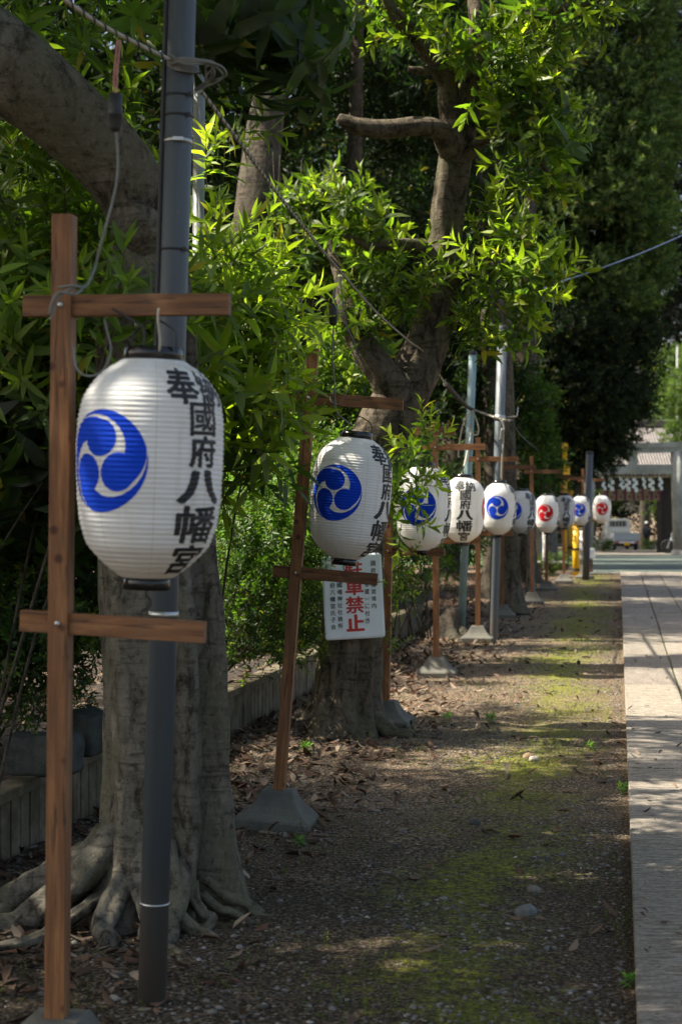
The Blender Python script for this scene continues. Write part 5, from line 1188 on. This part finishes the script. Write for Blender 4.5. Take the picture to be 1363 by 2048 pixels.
# ------------------------------------------------------------------ stone gate (torii) and the shrine gate behind it
TY = 75.0; tz = gz(TY)
tc = P(1265, HOR, TY).x; half = 87.5 / F_PX * TY
tt = empty('torii_gate', (tc, TY, tz), 'large pale stone torii gate spanning the end of the path', 'torii gate')
def T_(y): return P(0, y, TY).z - tz
for s in (-1, 1):
    mb = MB(); hgt = T_(903); mb.tube([(s * (half + .16), 0, -.2), (s * (half + .03), 0, hgt * .6), (s * (half - .03), 0, hgt)], [.3, .275, .255], 32)
    mb.build('pillar', M['torii'], tt)
    mb = MB(); mb.lathe([(.40, -.1), (.40, .16), (.34, .22), (.3, .23)], 28, (s * (half + .15), 0, 0)); mb.build('pillar_base', M['torii'], tt)
zl0, zl1 = T_(906), T_(886)
mb = MB(); n_ = 16
ext = half + 1.05
for a_, (zz0, zz1, dep) in enumerate(((zl0, zl0 + .2, .22), (zl0 + .203, zl1, .27))):
    rows = []
    for i in range(n_ + 1):
        x = -ext + 2 * ext * i / n_; up = .16 * (abs(x) / ext) ** 3
        rows.append([mb.bm.verts.new(v) for v in ((x, -dep, zz0 + up), (x, dep, zz0 + up), (x, dep * 1.06, zz1 + up), (x, -dep * 1.06, zz1 + up))])
    for p_, q_ in zip(rows, rows[1:]):
        for k in range(4): mb.bm.faces.new((p_[k], p_[(k + 1) % 4], q_[(k + 1) % 4], q_[k]))
    mb.bm.faces.new(rows[0]); mb.bm.faces.new(rows[-1])
mb.build('top_lintel', M['torii'], tt)
mb = MB(); mb.box((0, 0, (T_(948) + T_(929)) / 2), (2 * half + 1.3, .26, T_(929) - T_(948)), None, .01); mb.build('tie_beam', M['torii'], tt)
mb = MB(); mb.box((-.0, 0, (T_(929) + T_(906)) / 2), (.38, .24, T_(906) - T_(929) - .004), None, .01); mb.build('centre_strut', M['torii'], tt)
# rope and paper streamers
mb = MB(); pts = [(tc - half + .3 + (2 * half - .6) * i / 12, TY - .1, tz + T_(950) - .06 - .05 * math.sin(math.pi * i / 12)) for i in range(13)]
hel = spline(pts, 6); mb.tube(hel, .045, 8)
tag(mb.build('straw_rope', plain('straw', (.22, .17, .09), .9, .3, 20)), 'thin straw rope stretched under the torii tie beam', 'rope')
sd_ = None
SX = (1205, 1221.5, 1241, 1255, 1269, 1285.5, 1301, 1320)
sl_ = ['leftmost', 'second from the left', 'third from the left', 'fourth from the left', 'fifth from the left', 'sixth from the left', 'seventh from the left', 'rightmost']
for k, x in enumerate(SX):
    o = None
    if sd_ is None:
        mb = MB(); z = 0; wd = .15
        for i in range(4):
            xo = (-.06, .05, -.05, .06)[i]
            mb.box((xo, (-.012, .012)[i % 2], z - .085), (wd, .004, .17), Matrix.Rotation(R((14, -14)[i % 2]), 3, 'Y'), 0); z -= .135
        o = mb.build('paper_streamer', M['white']); sd_ = o
    else:
        o = sd_.copy(); COL.objects.link(o)
    o.location = (P(x, 0, TY).x, TY - .1, tz + T_(951) - .07); o.rotation_euler = (0, R((-4, 5, -2, 6, 3, -5, 2, 4)[k]), R((30, -10, 20, -25, 8, 40, -15, 25)[k])); o.scale = (1, 1, (1.0, 1.05, .95, 1.08, 1.15, .92, 1.05, 1.0)[k])
    tag(o, 'white zigzag paper streamer, %s of the eight under the torii' % sl_[k], 'paper streamer', 'zigzag paper streamers under the torii')
GY = 83.0; gzz = gz(GY)
gb = empty('shrine_gate', (P(1250, 0, GY).x, GY, gzz), 'dark timber shrine gate with tiled roof behind the stone torii', 'gate building'); gL = gb.location
def Q(x, y, d=GY): return P(x, y, d) - gL
e0, e1, rdg = Q(1120, 949, GY - .8), Q(1480, 949, GY - .8), Q(1300, 852, GY + 3.4).z
mb = MB(); hw0, hw1 = e0.x, e1.x
mb.poly([(hw0, -.8, e0.z), (hw1, -.8, e0.z), (hw1 - 1.0, 3.4, rdg), (hw0 + 1.6, 3.4, rdg)], (0, 0.05, -.16))
mb.poly([(hw0, 7.6, e0.z), (hw0 + 1.6, 3.4, rdg - .01), (hw1 - 1.0, 3.4, rdg - .01), (hw1, 7.6, e0.z)], (0, -.05, -.16)); mb.poly([(hw0, -.8, e0.z), (hw0 + 1.6, 3.4, rdg), (hw0, 7.6, e0.z)], (.05, 0, -.1))
mb.box(((hw0 + hw1) / 2 + .3, 3.4, rdg + .12), (hw1 - hw0 - 2.4, .4, .36), None, .05)
mb.build('roof', M['tile'], gb)
mb = MB(); ntl = 46
for i in range(ntl):
    x = hw0 + (hw1 - hw0) * (i + .5) / ntl; mb.tube([(x, -.9, e0.z - .05), (x, -.55, e0.z + .22)], .065, 10)
mb.build('eave_tiles', M['darkwood'], gb)
xl, xr = Q(1178, 0).x, Q(1322, 0).x
mb = MB(); ztop = Q(0, 978).z
mb.box(((hw0 + hw1) / 2, .0, (ztop + e0.z - .1) / 2), (hw1 - hw0 - .6, .25, e0.z - .1 - ztop)); mb.box(((hw0 + hw1) / 2, 5.6, (ztop + e0.z - .1) / 2 + .3), (hw1 - hw0 - .6, .25, e0.z - .5 - ztop)); mb.box(((hw0 + hw1) / 2, 2.8, ztop + .5), (hw1 - hw0 - .7, 5.3, .1)); mb.build('lintel', M['darkwood'], gb)
for x0, x1, nm in ((xr, xr + .62, 'side_wall'), (xl - .95, xl - .1, 'side_wall')):
    mb = MB(); mb.box(((x0 + x1) / 2, .55, ztop / 2 - .15), (x1 - x0, 1.0, ztop + .3)); mb.build(nm, M['darkwood'], gb)
for x in (xl - .05, xr - .12):
    mb = MB(); mb.box((x, -.02, ztop / 2 - .1), (.22, .22, ztop + .2), None, .01); mb.build('post', M['darkwood'], gb)
# curtain with purple bands and crests
cw0, cw1, cz0, cz1 = Q(1195, 0).x, Q(1318, 0).x, Q(0, 1001).z, Q(0, 979).z
ct = empty('curtain', gL + Vector(((cw0 + cw1) / 2, -.16, cz1)), 'pale short curtain with purple bands hanging across the shrine gate opening', 'curtain'); W_ = cw1 - cw0; H_ = cz1 - cz0
for i in range(7):
    x = -W_ / 2 + W_ * (i + .5) / 7
    bm = bmesh.new()
    for k in range(9):
        xx = x + (k / 8 - .5) * (W_ / 7 - .1); yy = .03 * math.sin(k * 1.6 + i); bm.verts.new((xx, yy, 0)); bm.verts.new((xx, yy + .01, -H_))
    bm.verts.ensure_lookup_table()
    for k in range(8): fq = bm.faces.new((bm.verts[2 * k], bm.verts[2 * k + 1], bm.verts[2 * k + 3], bm.verts[2 * k + 2])); fq.smooth = True
    bmesh.ops.solidify(bm, geom=bm.faces[:], thickness=.006)
    me = bpy.data.meshes.new('panel'); bm.to_mesh(me); bm.free(); link('panel', me, ct, M['cloth'])
    mb = MB(); mb.lathe([(.001, -.004), (.055, -.004), (.055, .004), (.001, .004)], 14, M=Matrix.Rotation(R(90), 4, 'X'), c=(x, -.05, -H_ * .68)); mb.lathe([(.001, -.004), (.05, -.004), (.05, .004), (.001, .004)], 14, M=Matrix.Rotation(R(90), 4, 'X'), c=(x + .1, -.05, -H_ * .3)); mb.build('crest', M['purple'], ct)
    mb = MB(); mb.box((x + W_ / 14, .0, -H_ / 2), (.1, .03, H_ + .02)); mb.build('band', M['purple'], ct)

# ------------------------------------------------------------------ small truck beyond the gate
KY = 96.0; kz = gz(KY); kx = P(1252, 0, KY).x; ks = 1.0
tk = empty('small_truck', (kx, KY, kz), 'small white flatbed truck seen from behind beyond the shrine gate', 'truck', None, R(4))
def kp(name, mat, fn):
    mb = MB(); fn(mb); return mb.build(name, M[mat], tk)
bz0, bz1 = .52, .98
kp('cab', 'cream', lambda m: (m.box((0, 2.55, .95), (1.44, .95, .95), None, .08), m.poly([(-.72, 2.08, 1.40), (.72, 2.08, 1.40), (.66, 2.14, 1.70), (.58, 2.2, 1.76), (-.58, 2.2, 1.76), (-.66, 2.14, 1.70)], (0, .85, 0))))
kp('rear_window', 'glass', lambda m: m.box((0, 2.075, 1.46), (.98, .03, .36), None, .015))
kp('guard_frame', 'cream', lambda m: (m.box((0, 1.96, 1.72), (1.36, .035, .04)), m.box((-.67, 1.96, 1.35), (.045, .035, .75)), m.box((.67, 1.96, 1.35), (.045, .035, .75)), m.box((0, 1.955, 1.16), (1.3, .03, .28)), *[m.box((-.4 + .2 * i, 1.958, 1.5), (.02, .025, .42)) for i in range(5)]))
kp('bed', 'silver', lambda m: (m.box((0, .98, bz0 + .03), (1.42, 1.94, .08)), m.box((-.71, .98, (bz0 + bz1) / 2), (.04, 1.94, bz1 - bz0), None, .008), m.box((.71, .98, (bz0 + bz1) / 2), (.04, 1.94, bz1 - bz0), None, .008)))
kp('tailgate', 'silver', lambda m: (m.box((0, -.01, (bz0 + bz1) / 2), (1.46, .04, bz1 - bz0 - .004), None, .008), m.box((0, -.035, bz1 - .05), (1.4, .014, .04)), m.box((0, -.035, bz0 + .08), (1.4, .014, .04))))
kp('bumper', 'white', lambda m: m.box((0, -.03, .44), (1.36, .05, .10), None, .01))
for s in (-1, 1): kp('tail_light', 'lens', lambda m: m.box((s * .56, -.062, .44), (.22, .02, .085), None, .008))
kp('licence_plate', 'yellow', lambda m: m.box((0, -.062, .36), (.33, .012, .165), None, .004))
for s in (-1, 1):
    for y in (.45, 2.5):
        w_ = empty('wheel', (s * .62, y, .26), None, None); w_.parent = tk
        mb = MB(); mb.lathe([(.17, -.07), (.25, -.075), (.26, -.05), (.26, .05), (.25, .075), (.17, .07)], 24, M=Matrix.Rotation(R(90), 4, 'Y')); mb.build('tyre', M['rubber'], w_)
        mb = MB(); mb.lathe([(.001, -.03), (.165, -.06), (.168, .06), (.001, .03)], 18, M=Matrix.Rotation(R(90), 4, 'Y')); mb.build('rim', M['silver'], w_)
kp('chassis', 'rubber', lambda m: (m.box((0, 1.3, .40), (.8, 2.5, .16)), m.box((0, .45, .26), (1.1, .1, .1))))

# ------------------------------------------------------------------ person beside the truck
px_, py_ = P(1291.5, 0, 99.0).x, 99.0; pz_ = gz(py_)
pe = empty('person', (px_, py_, pz_), 'person in dark clothes and white cap standing right of the small truck', 'person', None, R(160))
me = bpy.data.meshes.new('body'); S_ = .92
J = [(0, 0, .92), (0, .01, 1.12), (0, .02, 1.36), (0, .01, 1.47), (0, -.01, 1.54), (0, -.015, 1.64), (0, -.01, 1.72),
     (.17, .02, 1.37), (.23, .03, 1.10), (.21, -.10, .90), (.2, -.15, .82), (-.17, .02, 1.37), (-.23, .04, 1.10), (-.22, -.03, .86), (-.215, -.06, .77),
     (.09, 0, .88), (.10, -.02, .48), (.10, .03, .08), (.105, -.10, .04), (-.09, 0, .88), (-.10, .0, .48), (-.11, .05, .08), (-.115, -.08, .04)]
E = [(0, 1), (1, 2), (2, 3), (3, 4), (4, 5), (5, 6), (2, 7), (7, 8), (8, 9), (9, 10), (2, 11), (11, 12), (12, 13), (13, 14), (0, 15), (15, 16), (16, 17), (17, 18), (0, 19), (19, 20), (20, 21), (21, 22)]
RD = [.15, .145, .15, .06, .07, .098, .06, .065, .05, .038, .03, .065, .05, .038, .03, .095, .068, .045, .04, .095, .068, .045, .04]
me.from_pydata([tuple(Vector(j) * S_) for j in J], E, [])
tmp = bpy.data.objects.new('body', me); COL.objects.link(tmp)
md_ = tmp.modifiers.new('skin', 'SKIN'); md_.use_smooth_shade = True
for v, r_ in zip(me.skin_vertices[0].data, RD): v.radius = (r_ * S_, r_ * S_ * .85); 
me.skin_vertices[0].data[0].use_root = True
tmp.modifiers.new('sub', 'SUBSURF').levels = 2
dg = bpy.context.evaluated_depsgraph_get(); bme = bpy.data.meshes.new_from_object(tmp.evaluated_get(dg)); bpy.data.objects.remove(tmp); bme.name = 'body'
bme.materials.clear()
for k in ('cloth_dark', 'skin'): bme.materials.append(M[k])
for p_ in bme.polygons:
    c = p_.center / S_; p_.material_index = 1 if (c.z > 1.47 or (abs(c.x) > .15 and c.z < .87 and c.z > .7)) else 0
bo = bpy.data.objects.new('body', bme); COL.objects.link(bo); bo.parent = pe
mb = MB(); mb.lathe([(.108, 0), (.108, .04), (.09, .085), (.05, .11), (.001, .115)], 18, (0, -.012 * S_, 1.665 * S_)); mb.box((0, -.13, 1.665 * S_ + .008), (.15, .11, .012), None, .004); mb.build('cap', M['white'], pe)
mb = MB(); mb.lathe([(.105, -.10), (.112, -.04), (.108, -.001)], 14, (0, .012, 1.665 * S_)); mb.build('hair', M['ink'], pe)

# ------------------------------------------------------------------ bicycles
def bicycle(x, d, rz, label):
    b = empty('bicycle', (P(x, 0, d).x, d, gz(d)), label, 'bicycle', 'bicycles parked beyond the torii', rz)
    for y in (-.52, .52):
        w_ = empty('wheel', (0, y, .33), None, None); w_.parent = b; w_.rotation_euler = (0, R(90), 0)
        mb = MB(); ring = [(.31 * math.cos(a), .31 * math.sin(a), 0) for a in (2 * math.pi * k / 28 for k in range(29))]; mb.tube(ring, .02, 6, False); mb.build('tyre', M['rubber'], w_)
        mb = MB()
        for k in range(10): a = math.pi * k / 5; mb.tube([(0, 0, 0), (.3 * math.cos(a), .3 * math.sin(a), 0)], .003, 4)
        mb.lathe([(.001, -.03), (.02, -.03), (.02, .03), (.001, .03)], 8); mb.build('spokes', M['steel'], w_)
    mb = MB(); hub, bb, st_, hd, hd2, fr = (0, -.52, .33), (0, -.08, .3), (0, -.2, .78), (0, .36, .78), (0, .38, .68), (0, .52, .33)
    for a, c in ((hub, bb), (hub, st_), (bb, st_), (bb, hd2), (st_, hd), (hd, fr), (hd, (0, .33, .95))): mb.tube([a, c], .016, 6)
    mb.build('frame', M['silver'], b)
    mb = MB(); mb.box((0, -.23, .84), (.15, .25, .055), None, .02); mb.tube([(0, -.2, .76), (0, -.22, .83)], .013, 6); mb.build('saddle', M['rubber'], b)
    mb = MB(); mb.tube(spline([(-.27, .14, .98), (-.22, .3, 1.0), (0, .33, .96), (.22, .3, 1.0), (.27, .14, .98)], 4), .012, 6); mb.build('handlebar', M['steel'], b)
bicycle(1190, 92, R(20), 'grey bicycle parked left of the small truck'); bicycle(1206, 93.5, R(-15), 'second bicycle parked nearest to the small truck'); bicycle(1357, 79, R(80), 'bicycle whose wheel shows beside the right torii pillar')

# ------------------------------------------------------------------ yellow posts, railing, low border, street lamp
def simple_pole(name, label, x, y0, y1, d, r_, mat, cat, extra=None, group=None):
    b = P(x, y0, d); t = empty(name, b, label, cat, group); h = P(x, y1, d).z - b.z
    mb = MB(); mb.tube([(0, 0, -.1), (0, 0, h)], r_, 16); mb.build('post', M[mat], t)
    if extra: extra(t, h)
    return t
def stay(t, h):
    mb = MB(); mb.lathe([(.085, h - .02), (.085, h + .05), (.02, h + .08), (.001, h + .08)], 14); mb.build('cap', M['yellow'], t)
    mb = MB(); mb.lathe([(.083, .1), (.083, .16)], 14); mb.lathe([(.083, h * .5), (.083, h * .5 + .05)], 14); mb.build('band', M['rubber'], t)
simple_pole('yellow_post', 'thick yellow guard post in front, below the second to last lantern', 1151, 1151, 1050, 38.5, .08, 'yellow', 'post', stay, 'yellow posts at the path end')
def upper(t, h):
    mb = MB(); mb.box((0, 0, h * .78), (.26, .1, .4), None, .02); mb.build('sleeve', M['yellow'], t)
    mb = MB(); mb.lathe([(.001, h + .2), (.07, h + .17), (.09, h + .1), (.07, h + .02), (.03, h)], 14); mb.build('lamp_head', M['yellow'], t)
    mb = MB(); mb.lathe([(.062, h * .4), (.062, h * .6)], 14); mb.build('band', M['rubber'], t)
simple_pole('yellow_post', 'tall yellow post with round head half hidden by foliage', 1128.5, 1112, 900, 44, .06, 'yellow', 'post', upper, 'yellow posts at the path end')
simple_pole('yellow_post', 'short thin yellow post behind the far lettered lantern', 1140, 1105, 985, 46, .045, 'yellow', 'post', stay, 'yellow posts at the path end')
def stripes(t, h):
    for k in range(4):
        mb = MB(); z = h * (.14 + .23 * k); mb.lathe([(.0665, z), (.0665, z + .13)], 14); mb.build('band', M['rubber'], t)
simple_pole('striped_pole', 'white pole with black bands beside the thick yellow post', 1161.5, 1140, 1062, 39.5, .066, 'white', 'post', stripes)
simple_pole('white_marker', 'short white marker post among the far stand feet', 1088, 1134, 1060, 42, .05, 'white', 'post', lambda t, h: (lambda mb: (mb.lathe([(.055, h), (.05, h + .03), (.001, h + .05)], 12), mb.build('cap', M['white'], t)))(MB()))
rl = empty('railing', (P(1100, 0, 47).x, 47, gz(47)), 'low dark metal railing across the grass behind the far stands', 'railing')
x0, x1 = P(1020, 0, 47).x - rl.location.x, P(1172, 0, 47).x - rl.location.x
mb = MB(); mb.tube([(x0, 0, .22), (x1, 0, .22)], .035, 8); mb.tube([(x0, 0, .62), (x1, 0, .62)], .035, 8); mb.build('rail', M['pvc'], rl)
for k in range(5): mb = MB(); x = x0 + (x1 - x0) * k / 4; mb.tube([(x, 0, -.1), (x, 0, .68)], .04, 8); mb.build('upright', M['pvc'], rl)
bd = empty('low_border', (P(1060, 0, 43).x, 43, gz(43)), 'low reddish brown timber border with pale coping beyond the far stands', 'border')
x0, x1 = P(1005, 0, 43).x - bd.location.x, P(1130, 0, 43).x - bd.location.x
mb = MB(); mb.box(((x0 + x1) / 2, 0, .06), (x1 - x0, .2, .22)); mb.build('timber', M['brownwood'], bd)
mb = MB(); mb.box(((x0 + x1) / 2, .02, .205), (x1 - x0 + .05, .3, .06), None, .01); mb.build('coping', M['pale_strip'], bd)
t = empty('kerb_block', (P(1177, 0, 40.5).x, 40.5, gz(40.5)), 'dark and white kerb block at the left end of the green pavement', 'block')
mb = MB(); mb.box((0, 0, .16), (.16, .2, .36), None, .02); mb.build('lower_block', M['brownwood'], t); mb = MB(); mb.box((.02, 0, .47), (.22, .2, .24), None, .03); mb.build('upper_block', M['white'], t)
b = Vector((P(1353, 0, 92).x, 92, gz(92))); t = empty('lamp_post', b, 'pale pole with black box behind the tiled roof at the right edge', 'lamp post')
h0 = P(0, 690, 92).z - b.z; zb = P(0, 746, 92).z - b.z
mb = MB(); mb.tube([(0, 0, -.1), (0, 0, h0)], .05, 14); mb.build('post', M['white_pipe'], t); mb = MB(); mb.box((.12, -.14, zb), (.62, .3, .5), None, .03); mb.build('box', M['rubber'], t)
mb = MB(); mb.lathe([(.055, h0 - .02), (.055, h0 + .03), (.001, h0 + .05)], 12); mb.build('cap', M['rubber'], t)
# low bushes at the far end
for k, (x, y, s, lb) in enumerate(((1108, 1128, .35, 'round low bush beside the white marker post'), (1080, 1150, .3, 'low bush among the far stand feet'), (1300, 1106, .5, 'yellow-green weeds at the foot of the person'), (1205, 1100, .5, 'low weeds in front of the parked bicycles'))):
    d = (43, 38, 95, 90)[k]; b = Vector((P(x, 0, d).x, d, gz(d))); t = empty('low_bush', b, lb, 'bush', 'low bushes at the far end')
    f = Foliage(500 + k); f.cluster('far_fine', (0, 0, s * .5), (s, s * .7, s * .6), 60, .8 if k < 2 else 1.3, (.04, .08, .015), (.14, .18, .03), .5, cull=False); f.build('leaves', t, 'leaf_far')
    mb = MB()
    for a in range(4): mb.tube([(0, 0, -.05), (.2 * s * math.cos(a * 1.6), .2 * s * math.sin(a * 1.6), s * .6)], .012, 5)
    mb.build('stems', M['bark_mid'], t)
for o_ in list(bpy.data.objects):
    if o_.type == 'MESH' and len(o_.users_collection) == 0: bpy.data.objects.remove(o_)
